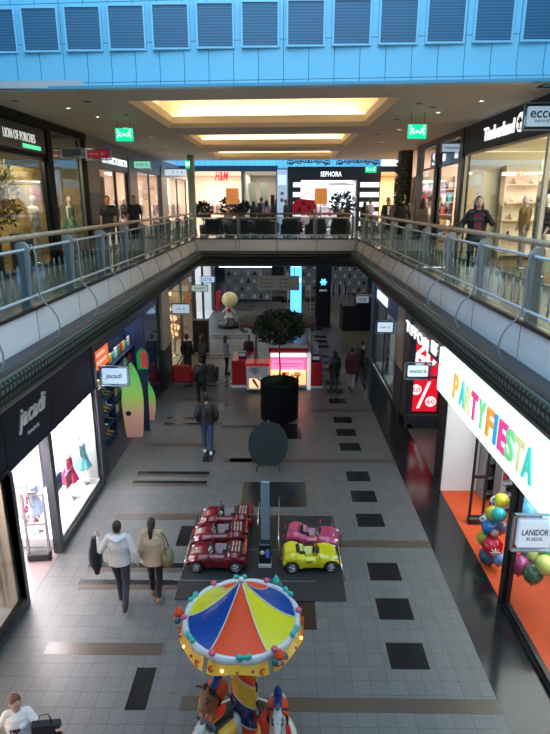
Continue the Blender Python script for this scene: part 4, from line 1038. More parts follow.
    if sport:
        m = MB(); m.rbox(-.47, -.25, -.20, .20, .345, .392, .02); e = m.build('engine_cover', BLACK, t)
        for q in range(3):
            for k in (-1, 1): m = MB(); m.box(-.43+q*.06, -.405+q*.06, k*.09-.07, k*.09+.07, .392, .402); m.build('vent_slat', mat('slat_pink_white', (.6, .35, .35), .4), e)
        m = MB(); m.rbox(-.57, -.50, -.25, .25, .40, .42, .01)
        for k in (-1, 1): m.box(-.55, -.52, k*.2-.01, k*.2+.01, .33, .41)
        m.build('spoiler', PT, t)
    return t
RC = ('dark_red', (.13, .003, .007))
toy_car('ride_on_car', 'dark red ride-on sports car nearest the carousel, lowest of the three', RC, PI, (-1.22, 9.40, .03), True, None)
toy_car('ride_on_car', 'dark red ride-on sports car in the middle of the three red ones', RC, PI+.05, (-1.24, 10.08, .03), True, None)
toy_car('ride_on_car', 'dark red ride-on sports car at the back of the three red ones', RC, PI, (-1.18, 10.74, .03), True, None)
toy_car('ride_on_car', 'bright yellow open ride-on car on the dark mat', ('yellow', (.62, .56, .012)), .06, (.54, 9.40, .03), False, None)
toy_car('ride_on_car', 'pink open ride-on car behind the yellow one', ('pink', (.46, .055, .13)), -.12, (.62, 10.04, .03), False, None)
# mat
m = MB(); m.rbox(-1.87, 1.13, 8.40, 11.18, 0.004, .028, .006)
mt = m.build('rubber_mat', mat('rubber_mat_black', (.018, .019, .022), .55, noise=.25, nscale=40)); recentre(mt); tag(mt, 'large black rubber mat under the ride-on cars', 'mat')
m = MB(); m.box(-1.6, .98, -.008, .008, .0, .003); o = m.build('seam_strip', MIDGREY, mt); o.location = (0, -.88, .025)
m = MB(); m.box(-1.2, 1.2, -.006, .006, .0, .003); o = m.build('seam_strip', MIDGREY, mt); o.location = (0, .1, .025)
# coin post
t = thing('coin_post', 'slim steel coin post with black box between red and yellow cars', 'coin machine', (-.29, 9.45, .028))
m = MB(); m.rbox(-.15, .10, -.16, .10, 0, .08, .01); m.build('foot', mat('pale_foot', (.5, .5, .48)), t)
m = MB(); m.rbox(-.14, .09, -.15, .09, .08, .50, .015); bx_ = m.build('coin_box', BLACK, t)
m = MB(); m.lathe([(.001, 0), (.045, 0), (.045, .006), (.001, .006)], (-.075, -.152, .33), 18, Matrix.Rotation(PI/2, 4, 'X'), cap=False); m.build('round_sticker', mat('sticker_cream', (.6, .58, .4)), bx_)
m = MB(); m.rbox(-.01, .06, -.158, -.15, .22, .40, .004); m.build('blue_sticker', mat('sticker_blue', (.05, .12, .5), .4, emit=.15), bx_)
m = MB(); m.rbox(-.10, .06, .0, .05, .5, 1.72, .01); m.build('panel', mat('post_blue_grey', (.22, .30, .36), .35, .4), t)
m = MB()
for k in range(9): m.lathe([(.001, 0), (.012, 0), (.012, .006), (.001, .006)], (-.02, -.002, .62+.1*k), 10, Matrix.Rotation(PI/2, 4, 'X'), cap=False)
m.build('rivets', CHROME, t)
# chrome hoops at the bay ends
def hoop(label, x, y0, y1, z, lean=0):
    t_ = MB(); r = .08
    pts = [(x, y0, .03), (x+lean*.5, y0, z-r), (x+lean*.6, y0+.03, z-.02), (x+lean*.6, y0+.09, z)]+[(x+lean*.6, y1-.09, z), (x+lean*.6, y1-.03, z-.02), (x+lean*.5, y1, z-r), (x, y1, .03)]
    t_.tube(pts, .014, 8); o = t_.build('hoop_barrier', CHROME); recentre(o); tag(o, label, 'barrier')
hoop('low chrome hoop in front of the red cars, at the left edge of the mat', -1.84, 9.1, 10.0, .30, .08)
hoop('low chrome hoop beside the yellow car, right edge of the mat', 1.16, 8.95, 9.75, .34, -.12)
hoop('low chrome hoop beside the pink car, right edge of the mat', 1.10, 9.9, 10.6, .34, -.12)
hoop('chrome hoop between the coin post and the red cars', -.48, 10.1, 10.9, .55, 0)
hoop('chrome hoop between the coin post and the pink car', -.06, 9.4, 11.0, .62, 0)

# ---------------------------------------------------------------- planter tree and oval board
t = thing('potted_tree', 'ball-headed tree in a large black round planter before the ice cream kiosk', 'tree', (-.09, 17.2, 0))
m = MB(); m.lathe([(.001, 0), (.58, 0), (.60, .03), (.61, 1.20), (.62, 1.24), (.57, 1.25), (.55, 1.1)], n=40, cap=False); m.build('planter', mat('planter_black', (.005, .005, .006), .6, spec=.2), t)
m = MB(); m.lathe([(.001, 1.14), (.56, 1.12)], n=30, cap=False); m.build('soil', SOIL, t)
m = MB(); m.tube([(0, 0, 1.1), (.02, .01, 1.7), (-.01, 0, 2.2), (0, 0, 2.6)], [.035, .028, .024, .02], 8)
for k in range(7): a = k*.9; m.tube([(0, 0, 2.4), (.2*math.cos(a), .2*math.sin(a), 2.65), (.42*math.cos(a), .42*math.sin(a), 2.85)], [.018, .012, .006], 6)
m.build('trunk', BARK, t)
def leaf(m, p, d, L, w):
    d = Vector(d).normalized(); s_ = d.orthogonal().normalized(); s_ = (Matrix.Rotation(random.random()*6.28, 3, d) @ s_); p = Vector(p)
    n_ = d.cross(s_)*L*.12
    m.add([p, p+d*L*.5+s_*w+n_, p+d*L, p+d*L*.5-s_*w+n_], [(0, 1, 2), (0, 2, 3)], False)
def foliage(c, r, n, L, w, name, mt_, parent, wv=False, shell=.35):
    m = MB(); k = 0
    while k < n:
        d = Vector((random.gauss(0, 1), random.gauss(0, 1), random.gauss(0, 1)))
        if d.length < .01: continue
        d.normalize(); q = random.uniform(shell, 1)**.6*(1+.12*math.sin(d.x*7)*math.sin(d.z*6+d.y*5)); p = Vector(c)+Vector((d.x*r[0]*q, d.y*r[1]*q, d.z*r[2]*q))
        leaf(m, p, d+Vector((random.uniform(-.9, .9), random.uniform(-.9, .9), random.uniform(-.9, .9))), L*random.uniform(.7, 1.2), w); k += 1
    return m.build(name, mt_, parent, wv)
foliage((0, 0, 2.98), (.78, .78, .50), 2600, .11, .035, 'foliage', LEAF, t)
m = MB()
for k in range(150):
    a = random.random()*6.28; r = random.uniform(.1, .55); p = Vector((r*math.cos(a), r*math.sin(a), 1.12)); d = Vector((math.cos(a)*random.uniform(.2, 1.2), math.sin(a)*random.uniform(.2, 1.2), random.uniform(.6, 1.6))).normalized(); L_ = random.uniform(.16, .36)
    q = d.orthogonal().normalized()*.022
    m.add([p-q, p+q, p+d*L_*.6+q*1.2, p+d*L_+Vector((0, 0, -.03)), p+d*L_*.6-q*1.2], [(0, 1, 2, 3, 4)], False)
m.build('underplanting', mat('underplant', (.035, .045, .012), .5, noise=.4), t)
t = thing('oval_board', 'tall dark grey oval free-standing board on the floor before the planter', 'display board', (-.36, 13.45, 0))
m = MB(); poly = []
for i in range(25):
    a = -.35*PI+1.7*PI*i/24
    poly.append((.50*math.cos(a), .68+.60*math.sin(a)))
Mt = Matrix.Rotation(-.12, 4, 'X')
m.prism(poly, -.018, .018, 'y', Mt); m.build('board', mat('board_glass_grey', (.022, .032, .033), .35, coat=.1), t)
m = MB(); m.tube([Mt @ Vector((p_[0]*1.0, 0, p_[1]*1.0)) for p_ in poly], .016, 6, True); m.build('edge_frame', mat('board_edge', (.02, .03, .035), .4), t)
for k in (-1, 1): m = MB(); m.tube([(k*.27, .01, .15), (k*.30, .0, .02)], .02, 6); m.tube([(k*.30, -.14, .015), (k*.30, .22, .015)], .018, 6); m.build('foot', DKGREY, t)
m = MB(); m.tube([(0, .16, .02), (0, .22, 1.30)], .025, 8); m.build('pole', mat('pole_grey', (.12, .14, .15), .4, .3), t)

# ---------------------------------------------------------------- ice cream kiosk
t = thing('kiosk', 'round-topped red and white ice cream kiosk with glowing pink display', 'kiosk', (-.2, 20.4, 0))
KR = mat('kiosk_red', (.42, .008, .014), .3); KWH = mat('kiosk_white', (.75, .72, .70), .4)
m = MB(); m.rbox(-1.88, -.95, 20.2, 21.6, .10, 1.05, .02); m.build('counter_left', KR, t, True)
m = MB(); m.rbox(1.0, 1.5, 20.2, 21.6, .08, .95, .02); m.build('counter_right', KR, t, True)
m = MB(); m.rbox(-1.90, -.93, 20.18, 21.62, 0, .10, .01); m.rbox(.98, 1.52, 20.18, 21.62, 0, .08, .01); m.build('white_plinth', KWH, t, True)
m = MB(); m.rbox(-1.30, -.50, 19.62, 20.2, .10, 1.02, .02); cb = m.build('cabinet', KWH, t, True)
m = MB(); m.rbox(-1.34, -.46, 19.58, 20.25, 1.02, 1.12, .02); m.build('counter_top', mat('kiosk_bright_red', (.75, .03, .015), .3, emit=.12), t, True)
# swirl heart emblem
m = MB()
def hpt(u, s_):
    a = 2*PI*u; return (16*math.sin(a)**3/17*s_, (13*math.cos(a)-5*math.cos(2*a)-2*math.cos(3*a)-math.cos(4*a))/17*s_)
def heart(m, cx, cy, cz, s_, r):
    for sc in (1.0, .68, .36): m.tube([(cx+hpt(i/28, s_*sc)[0], cy, cz+hpt(i/28, s_*sc)[1]*.82) for i in range(28)], r, 6, True)
heart(m, -1.0, 19.615, .84, .17, .008); m.build('heart_emblem', mat('emblem_black', (.02, .015, .015)), cb, True)
m = MB(); m.rbox(-1.2, -.6, 19.60, 19.62, .18, .55, .008); m.build('picture_panel', mat('warm_panel_glow', (1, .62, .35), .4, emit=1.1), cb, True)
m = MB(); m.prism([(-1.1, .5), (-1.02, .55), (-.84, .22), (-.9, .2)], 19.585, 19.605, 'y'); m.build('ice_cream_picture', mat('brown_ice', (.15, .04, .02)), cb, True)
m = MB(); m.rbox(-.46, .92, 20.02, 20.55, .08, 1.62, .02); dp = m.build('display_case', KWH, t, True)
m = MB(); m.rbox(-.42, .86, 19.985, 20.02, .20, .75, .01); m.build('lower_glow_panel', mat('amber_glow', (1, .50, .22), .4, emit=1.4), dp, True)
m = MB(); m.rbox(-.42, .86, 19.985, 20.02, .78, 1.24, .01); m.build('pink_glow_panel', mat('pink_glow', (1, .10, .30), .4, emit=1.0), dp, True)
m = MB(); m.rbox(-.42, .86, 19.98, 20.02, 1.27, 1.37, .01); m.build('light_bar', mat('pinkwhite_glow', (1, .70, .72), .4, emit=3.0), dp, True)
m = MB(); m.box(-.3, .7, 19.975, 19.985, .98, 1.02); m.box(-.2, .6, 19.975, 19.985, .90, .93); m.build('menu_lines', mat('pink_dark', (.45, .01, .12)), dp, True)
for hx in (.55, .12): m = MB(); heart(m, hx, 19.975, .60, .14, .012); m.build('heart_emblem', mat('emblem_redbrown', (.35, .03, .01)), dp, True)
m = MB(); m.rbox(-.5, .95, 20.0, 20.9, 1.42, 1.60, .03); m.build('display_top', KR, t, True)
m = MB(); m.rbox(.92, 1.04, 19.98, 20.3, 0, 1.35, .02); m.build('side_panel', mat('kiosk_side_glow', (.9, .85, .85), .4, emit=.5), t, True)
for x in (-1.02, .98):
    for y in (20.35, 21.7): m = MB(); m.tube([(x, y, 1), (x, y, 2.42)], .035, 8); m.build('canopy_post', STEEL, t, True)
m = MB(); m.lathe([(.001, 2.52), (1.38, 2.50), (1.45, 2.47), (1.45, 2.34), (1.40, 2.32), (.001, 2.36)], (-.2, 21.0, 0), 48, cap=False); cn = m.build('canopy', mat('canopy_grey', (.08, .075, .075), .6), t, True)
m = MB(); m.lathe([(1.455, 2.43), (1.465, 2.43), (1.465, 2.33), (1.455, 2.33)], (-.2, 21.0, 0), 48, cap=False); m.build('red_rim', mat('rim_dark_red', (.16, .012, .015), .4), cn, True)
m = MB()
for a in (PI*1.08, PI*1.92): m = MB(); m.lathe([(.03, 2.05), (.10, 2.15), (.11, 2.33)], (-.2+1.36*math.cos(a), 21.0+1.36*math.sin(a), 0), 14); m.build('hanging_lamp', MIDGREY, t, True)
area('kiosk_lamp', (.2, 19.9, .9), (1.2, .5), 7, (1, .5, .4), (PI/2, 0, 0))
for x, y, w_, n_ in ((-1.5, 20.7, .3, 'black till screen on the left red counter of the kiosk'), (1.25, 20.6, .32, 'black coffee machine on the right red counter of the kiosk')):
    z = 1.053 if x < 0 else .953
    q = thing('counter_machine', n_, 'machine', (x, y, z)); m = MB(); m.rbox(-w_/2, w_/2, -.15, .15, 0, .22, .02); m.build('body', BLACK, q); m = MB(); m.rbox(-w_/2+.03, w_/2-.03, -.17, -.15, .08, .2, .005); m.build('screen', mat('till_screen', (.3, .35, .4), .3, emit=.2), q)
# ---------------------------------------------------------------- small shop furniture
def cmat(name, c, e=0): return mat(name, c, .5, emit=e)
PAL = [cmat('cloth_%d' % i, c) for i, c in enumerate([(.55, .03, .05), (.05, .12, .35), (.75, .72, .66), (.02, .02, .03), (.55, .35, .12), (.10, .30, .18), (.70, .30, .35), (.25, .22, .35), (.8, .55, .1), (.05, .35, .42)])]
def clothes_rack(label, loc, rz, L=1.2, pal=(0, 2, 3, 7), n=12, z=1.45, group=None):
    t = thing('clothes_rack', label, 'clothes rack', loc, rz, group)
    m = MB(); m.tube([(-L/2, 0, 0), (-L/2, 0, z), (L/2, 0, z), (L/2, 0, 0)], .016, 6); m.tube([(-L/2, -.2, .02), (-L/2, .2, .02)], .016, 6); m.tube([(L/2, -.2, .02), (L/2, .2, .02)], .016, 6); m.build('frame', WHITE, t)
    for i in range(n):
        x = -L/2+.06+(L-.12)*i/(n-1); h = random.uniform(.6, .9); w = random.uniform(.19, .24)
        m = MB(); m.prism([(-w*.35, z-.06), (-w, z-.13), (-w*1.05, z-.35), (-w*.85, z-h), (w*.85, z-h), (w*1.05, z-.35), (w, z-.13), (w*.35, z-.06)], x-.02, x+.02, 'x'); m.tube([(x, 0, z-.05), (x, 0, z+.02)], .004, 5)
        m.build('garment', PAL[pal[i % len(pal)]], t)
    return t
def shelf_unit(label, loc, rz, w=1.2, h=2.0, rows=5, cols=5, d=.35, fm=None, pal=(0, 1, 2, 4, 8), kind='box', group=None, name='shelf_unit', ih=.6, z0=.15, gn='goods on the %s'):
    t = thing(name, label, 'shelves', loc, rz, group)
    fm = fm or WHITE; m = MB(); m.box(-w/2, -w/2+.03, -d, 0, 0, h); m.box(w/2-.03, w/2, -d, 0, 0, h); m.box(-w/2, w/2, -.02, 0, 0, h); m.build('case', fm, t)
    sh = (h-z0)/rows
    for r in range(rows):
        m = MB(); m.box(-w/2+.03, w/2-.03, -d, -.02, z0+r*sh-.03, z0+r*sh); m.build('shelf', fm, t)
        for c in range(cols):
            x = -w/2+.05+(w-.1)*(c+.5)/cols; q = (w-.1)/cols*.36; z = z0+r*sh+.003; hh = sh*ih*random.uniform(.7, 1); y = -d*.55
            m = MB(); pm = PAL[pal[(c+r*3) % len(pal)]]
            if kind == 'box': m.rbox(x-q, x+q, y-.1, y+.1, z, z+hh, .012); nm = 'folded_stack'; lb = 'folded goods on '+label
            elif kind == 'shoe':
                m.cap((x, y+.06, z+.04), (x, y-.08, z+.03), .04, .028, 8); m.cap((x, y+.06, z+.05), (x, y+.06, z+.12), .035, .038, 8); nm = 'shoe'; lb = 'shoe on '+label
            elif kind == 'bottle': m.lathe([(.001, 0), (q*.7, 0), (q*.8, hh*.5), (q*.4, hh*.7), (q*.4, hh), (.001, hh)], (x, y, z), 10, cap=False); nm = 'bottle'; lb = 'bottle on '+label
            else: m.rbox(x-q, x+q, y-.03, y+.03, z, z+hh, .02); m.sph((x, y-.03, z+hh*.5), (q*.7, .02, hh*.3), 8, 5); nm = 'packet'; lb = 'packet on '+label
            # goods are things of their own
            o = m.build(nm, pm); o.data.transform(Matrix.Translation(Vector((-x, -y, -z)))); M = Matrix.Translation(Vector(loc)) @ Matrix.Rotation(rz, 4, 'Z'); o.location = M @ Vector((x, y, z)); o.rotation_euler = (0, 0, rz)
            tag(o, lb, {'folded_stack': 'clothes'}.get(nm, nm), (gn % label))
    return t
def mannequin(label, loc, rz, dress, group=None, skirt=True, child=False, head=True):
    t = thing('mannequin', label, 'mannequin', loc, rz, group); s = .74 if child else 1.0
    m = MB(); m.lathe([(.001, 0), (.16*s, 0), (.16*s, .015), (.02, .03), (.012, .05), (.012, .8*s)], n=18, cap=False); m.build('stand', CHROME, t)
    m = MB(); m.sph((0, 0, 1.3*s), (.17*s, .11*s, .18*s)); m.sph((0, 0, 1.0*s), (.15*s, .11*s, .14*s)); m.cap((0, 0, 1.0*s), (0, 0, 1.3*s), .12*s); m.cap((0, 0, 1.35*s), (0, 0, 1.52*s), .05*s)
    for k in (-1, 1): m.cap((k*.18*s, 0, 1.4*s), (k*.23*s, .02, 1.12*s), .045*s, .035*s); m.cap((k*.23*s, .02, 1.12*s), (k*.2*s, .1*s, .9*s), .034*s, .025*s)
    if head: m.sph((0, .01, 1.62*s), (.075*s, .09*s, .11*s))
    if not skirt:
        for k in (-1, 1): m.cap((k*.08*s, 0, .9*s), (k*.09*s, 0, .5*s), .08*s, .055*s); m.cap((k*.09*s, 0, .5*s), (k*.09*s, 0, .08*s), .055*s, .035*s)
    remesh(m, 'body', mat('mannequin_white', (.75, .73, .70), .4), t, .018, 1)
    m = MB()
    if skirt:
        rows = []
        for r, z, wv in ((.15, 1.40, 0), (.165, 1.25, 0), (.13, 1.08, 0), (.20, .92, .015), (.31, .66, .03), (.33, .62, .03), (.30, .63, .03)):
            rows.append([((r+wv*math.sin(j*PI/2))*s*math.cos(2*PI*j/32), (r*.8+wv*math.sin(j*PI/2))*s*math.sin(2*PI*j/32), z*s) for j in range(32)])
        m.grid(rows, True, True)
    else:
        m.lathe([(.15*s, .9*s), (.17*s, 1.0*s), (.16*s, 1.15*s), (.19*s, 1.3*s), (.18*s, 1.4*s), (.07*s, 1.47*s)], n=24, sy=.75)
        for k in (-1, 1): m.cap((k*.18*s, 0, 1.4*s), (k*.235*s, .02, 1.1*s), .06*s, .05*s)
    m.build('dress' if skirt else 'shirt', dress, t); return t
def security_gate(label, loc, rz, h=1.42, w=.44, fm=None):
    t = thing('security_gate', label, 'security gate', loc, rz); fm = fm or mat('gate_grey', (.30, .27, .27), .4)
    m = MB(); m.rbox(-w/2, w/2, -.08, .08, 0, .16, .02); m.build('base', BLACK, t)
    m = MB(); m.rbox(-w/2, -w/2+.055, -.02, .02, .16, h, .01); m.rbox(w/2-.055, w/2, -.02, .02, .16, h, .01); m.rbox(-w/2, w/2, -.02, .02, h-.045, h, .01); m.rbox(-w/2+.05, w/2-.05, -.015, .015, h*.52, h*.56, .005); m.build('antenna_frame', fm, t)
    m = MB(); m.rbox(-.09, .09, -.025, .025, h, h+.03, .008); m.build('top_cap', BLACK, t); return t

# bright children's clothes window, ground left
DRK = mat('fuchsia_dress', (.72, .02, .14), .6); TQ = mat('turquoise_cloth', (.16, .62, .68), .6)
m = MB(); m.rbox(-5.6, GL-.03, 9.95, 12.55, .0, .20, .01); o = m.build('display_platform', WHW); recentre(o); tag(o, 'wide white display platform inside the bright left shop window', 'platform')
m = MB(); m.rbox(-5.62, GL-.25, 9.95, 10.01, 0, 2.4, .01) if False else None
mannequin('child mannequin in a flared fuchsia dress in the bright left window', (-4.78, 11.55, .20), PI/2+PI, DRK, None, True, True, False)
mannequin('child mannequin in a turquoise ruffled dress in the bright left window', (-4.72, 12.25, .20), PI/2+PI, TQ, None, True, True, False)
mannequin('small mannequin in a blue and white outfit seen through the entrance gate', (-5.0, 10.2, .20), PI/2+PI, mat('pale_denim', (.35, .45, .62), .6), None, True, True, False)
for i, (y, z, mm, lb) in enumerate(((10.6, .95, 'blue', 'dark blue folded cloth hanging low in the bright left window'), (10.35, .62, 'red', 'blue and red towel hung at the post of the bright left window'), (11.1, .75, 'coral', 'coral pink hanging garment in the bright left window'))):
    q = thing('hanging_garment', lb, 'clothes', (-4.62, y, z)); c_ = {'blue': mat('denim_blue', (.06, .15, .32), .6), 'red': mat('sky_cloth', (.22, .42, .62), .6), 'coral': mat('coral_cloth', (.75, .16, .22), .6)}[mm]
    m = MB(); m.prism([(-.13, 0), (-.16, .32), (-.05, .36), (.05, .36), (.16, .32), (.13, 0)], -.02, .02, 'x'); m.build('cloth', c_, q)
    m = MB(); m.tube([(0, 0, .36), (0, 0, 2.4-z)], .003, 5); m.build('hanging_line', MIDGREY, q)
q = thing('window_panel', 'pale lilac hanging panel in the bright left window', 'panel', (-4.8, 10.55, 1.2)); m = MB(); m.box(-4.82, -4.79, 10.25, 10.85, 1.15, 2.48); m.build('sheet', mat('lilac_sheet', (.70, .50, .75), .6), q, True)
m = MB(); m.tube([(-4.8, 10.25, 2.49), (-4.8, 10.85, 2.49)], .01, 6); m.build('bar', CHROME, q, True)
q = thing('hanging_mobile', 'mobile of tiny grey petals over the turquoise dress in the bright window', 'decoration', (-4.7, 12.1, 1.15))
m = MB()
for i in range(90): p = (random.uniform(-.12, .12), random.uniform(-.42, .36), random.uniform(.05, .75)); leaf(m, p, (random.random(), random.random(), random.random()-.5), .05, .016)
m.build('petals', mat('petal_grey', (.16, .14, .13)), q); m = MB(); [m.tube([(0, y, .1), (0, y, 1.25)], .002, 4) for y in (-.3, -.1, .1, .3)]; m.build('threads', MIDGREY, q)
q = thing('parasol', 'pale turquoise little parasol inside the bright left shop entrance', 'parasol', (-5.6, 9.35, .012)); m = MB(); m.lathe([(.40, 1.75), (.28, 1.95), (.02, 2.05)], n=16, cap=False); m.lathe([(.40, 1.74), (.02, 2.04)], n=16, cap=False); m.build('shade', TQ, q); m = MB(); m.tube([(0, 0, 0), (0, 0, 2.05)], .015, 6); m.build('pole', WHITE, q)
q = thing('flower_stem', 'tall stem of pink and red paper flowers inside the bright left shop', 'flowers', (-5.0, 9.93, .0))
m = MB(); m.tube([(0, .1, 0), (.02, .12, .7), (0, .05, 1.3), (.02, .1, 1.7), (0, .18, 1.78)], .010, 6); m.build('stem', mat('stem_teal', (.1, .3, .3)), q)
for i in range(12):
    m = MB(); c = Vector((random.uniform(-.1, .1), .1+random.uniform(-.2, .25), random.uniform(.25, 1.35)))
    for k in range(5): m.sph(c+Vector((.0, .05*math.cos(k*1.257), .05*math.sin(k*1.257))), (.015, .034, .034), 8, 5)
    m.build('flower', DRK if i % 2 else PAL[6], q)
security_gate('grey anti-theft gate with black base in the entrance of the bright left shop', (-4.70, 9.55, 0.004), .1)
m = MB(); m.rbox(-6.9, -6.1, 8.45, 8.75, .0, 2.3, .02); o = m.build('changing_screen', mat('salmon_panel', (.75, .42, .28), .6)); recentre(o); tag(o, 'salmon pink panel at the side wall of the bright left shop', 'panel')
text('wall_lettering', '~6', MIDGREY, (-5.4, 12.54, 2.02), .5, .05, (1, 0, 0), (0, 0, 1)).update({'kind': 'structure'}) if False else None
# track of spots along the top of the bright window
q = thing('spot_track', 'row of small dark spotlights along the top of the bright left window', 'light', (GL-.12, 11.2, 2.45))
m = MB(); m.box(GL-.14, GL-.11, 10.0, 12.5, 2.46, 2.5); m.build('track', BLACK, q, True)
for i in range(7): m = MB(); m.lathe([(.02, 0), (.035, .0), (.035, .09), (.02, .10)], (GL-.125, 10.15+i*.36, 2.36), 12); m.build('spotlight', BLACK, q, True)

# near left shop
shelf_unit('beige shelf unit behind the glass at the lower left corner', (-5.3, 7.6, .12), PI/2, 1.5, 2.3, 4, 4, .35, mat('beige_shelf', (.62, .50, .36), .5), (2, 4, 2, 8), 'bottle', ih=.5)
shelf_unit('second beige shelf unit deeper in the lower left shop', (-6.3, 6.4, .12), PI/2, 1.8, 2.3, 4, 4, .35, mat('beige_shelf', (.62, .50, .36)), (2, 4, 0, 8), 'box', ih=.4)
m = MB(); m.tube([(GL-.25, 8.02, .15), (GL-.25, 8.02, 2.4)], .02, 8); m.tube([(GL-.25, 6.8, .15), (GL-.25, 6.8, 2.4)], .02, 8)
for z in (.5, 1.0, 1.5): m.tube([(GL-.25, 6.8, z), (GL-.25, 8.02, z)], .016, 6)
o = m.build('display_rail', mat('brass_rail', (.65, .5, .28), .3, .6)); recentre(o); tag(o, 'slim brass display rail behind the corner glass, ground left', 'rail')

# surf shop, ground left
SG = [(0, (.75, .30, .28)), (.3, (.80, .45, .30)), (.55, (.45, .75, .15)), (.8, (.20, .75, .18)), (1, (.15, .55, .12))]
def surfboard(label, loc, w, h, rm, rz=.0, lean=.08, hole=True):
    t = thing('surfboard', label, 'surfboard', loc, rz)
    pl = []
    for i in range(33):
        a = i/32; z = h*a; ww = w/2*(.72+.28*math.sin(min(1, a*1.9)*PI/2))*(1-max(0, (a-.45)/.55)**2.2)**.75 if a < 1 else 0
        pl.append((ww, z))
    poly = [(x, z) for x, z in pl]+[(-x, z) for x, z in pl[::-1][1:]]
    M = Matrix.Rotation(-lean, 4, 'X'); m = MB(); m.prism(poly, -.03, .03, 'y', M); m.build('board', rm, t)
    if hole: m = MB(); m.lathe([(.001, 0), (.075, 0), (.075, .012), (.001, .012)], M @ Vector((-w*.22, -.042, h*.33)), 18, Matrix.Rotation(PI/2, 4, 'X'), cap=False); m.build('round_badge', BLACK, t)
    return t
surfboard('tall surfboard fading from green to pink, standing by the dark left shop', (-4.35, 15.55, 0), .62, 2.25, ramp_mat('surf_fade_tall', SG, 0, 2.2, .35, .12), .15)
surfboard('short surfboard fading from green to pink, behind the tall one', (-4.25, 16.9, 0), .50, 1.25, ramp_mat('surf_fade_short', SG, 0, 1.25, .35, .12), .1)
t = thing('paddle_board', 'navy board with watermelon red and green rounded top between surfboards', 'surfboard', (-4.10, 16.05, 0), .1)
m = MB(); pl = [(.09, 0), (.10, 1.3), (.15, 2.0), (.18, 2.3)]+[(.18*math.cos(a), 2.33+.25*math.sin(a)) for a in [PI*i/12 for i in range(13)]]+[(-.18, 2.3), (-.15, 2.0), (-.10, 1.3), (-.09, 0)]
m.prism(pl, -.025, .025, 'y'); m.build('board', mat('navy_board', (.012, .03, .10), .3), t)
m = MB(); m.prism([(.17*math.cos(a), 2.32+.24*math.sin(a)) for a in [PI*i/12 for i in range(13)]]+[(-.15, 1.95), (.15, 1.95)], -.032, -.026, 'y'); m.build('green_rim', mat('melon_green', (.05, .45, .12), .4), t)
m = MB(); m.prism([(.05+.09*math.cos(a), 2.28+.22*math.sin(a)) for a in [PI*i/12 for i in range(13)]]+[(-.03, 2.0), (.13, 2.0)], -.039, -.033, 'y'); m.build('red_flesh', mat('melon_red', (.72, .05, .07), .4, emit=.12), t)
shelf_unit('navy shoe display unit at the corner next to the bright left shop', (-4.86, 13.3, 0), 0, .8, 2.3, 5, 4, .35, mat('navy_shelf', (.015, .035, .10), .4), (3, 4, 2, 8), 'shoe')
shelf_unit('navy shoe display unit behind the tall surfboard', (-5.25, 14.8, 0), PI/2, 1.8, 2.2, 5, 7, .35, mat('navy_shelf', (.015, .035, .10)), (4, 8, 2, 3, 5), 'shoe')
shelf_unit('navy display of small coloured bags deep in the dark left shop', (-5.5, 17.6, 0), PI/2, 3.2, 2.5, 4, 10, .35, mat('navy_shelf', (.015, .035, .10)), (0, 8, 9, 2, 5), 'packet')
area('surf_shelf_lamp', (-4.6, 13.7, 2.6), (.4, 1.6), 16, (1, .95, .85)); area('surf_shelf_lamp', (-4.7, 17.5, 3.2), (.4, 3), 22, (.9, .95, 1))
for k, (y, z, c, lb) in enumerate(((13.95, 2.75, (.85, .16, .05), 'nearest orange lit graphic panel in the dark left shop'), (15.4, 2.75, (.8, .10, .04), 'farther orange lit graphic panel in the dark left shop'))):
    q = thing('graphic_panel', lb, 'poster', (-5.1, y, z-.55)); m = MB(); m.box(-5.12, -5.08, y-.6, y+.6, z-.55, z+.55); m.build('sheet', mat('orange_graphic', c, .5, emit=.7), q, True)
    for i in range(4): m = MB(); m.box(-5.078, -5.072, y-.45, y+.4-.1*i, z-.4+.22*i, z-.3+.22*i); m.build('stripe', mat('graphic_stripe', (.9, .6, .45), .5, emit=.6), q, True)
q = thing('yellow_mannequin', 'small yellow figure mannequin low in the dark left window', 'mannequin', (-4.75, 18.4, .1), -1.2)
m = MB(); m.cap((0, 0, .55), (.1, 0, .85), .11, .09); m.sph((.14, 0, 1.02), .09); m.cap((.02, .08, .5), (-.15, .1, .2), .06, .04); m.cap((.02, -.08, .5), (.2, -.1, .15), .06, .04); m.cap((.1, .1, .85), (.3, .2, .7), .045, .03); m.cap((.1, -.1, .85), (-.1, -.25, .75), .045, .03); m.cap((-.15, .1, .2), (-.16, .1, .03), .04); m.cap((.2, -.1, .15), (.22, -.1, .03), .04)
remesh(m, 'body', mat('figure_yellow', (.7, .65, .08), .4), q, .014, 2)
# warm chandelier shop
q = thing('chandelier', 'tall warm glowing tiered chandelier in the left window past the pylon', 'light', (-4.9, 24.0, .9))
m = MB(); m.tube([(0, 0, 0), (0, 0, 3.0)], .015, 6); m.build('rod', MIDGREY, q)
for r, z in ((.16, 2.0), (.22, 1.35), (.34, .95), (.44, .55), (.36, .25)):
    m = MB()
    for j in range(max(8, int(r*40))): a = 2*PI*j/max(8, int(r*40)); m.sph((r*math.cos(a), r*math.sin(a), z+.03*math.sin(j*3)), (.035, .035, .07), 6, 5)
    m.tube([(r*math.cos(2*PI*j/16), r*math.sin(2*PI*j/16), z+.08) for j in range(16)], .01, 5, True); m.build('crystal_ring', mat('chandelier_glow', (1, .65, .35), .4, emit=2.2), q)
for i in range(3): mannequin('white mannequin in the left window past the pylon, %s' % ['nearest', 'middle', 'farthest'][i], (-4.85, 22.0+i*.5+(1.8 if i == 2 else 0), .012), -PI/2, PAL[[2, 3, 4][i]], None, i == 0)
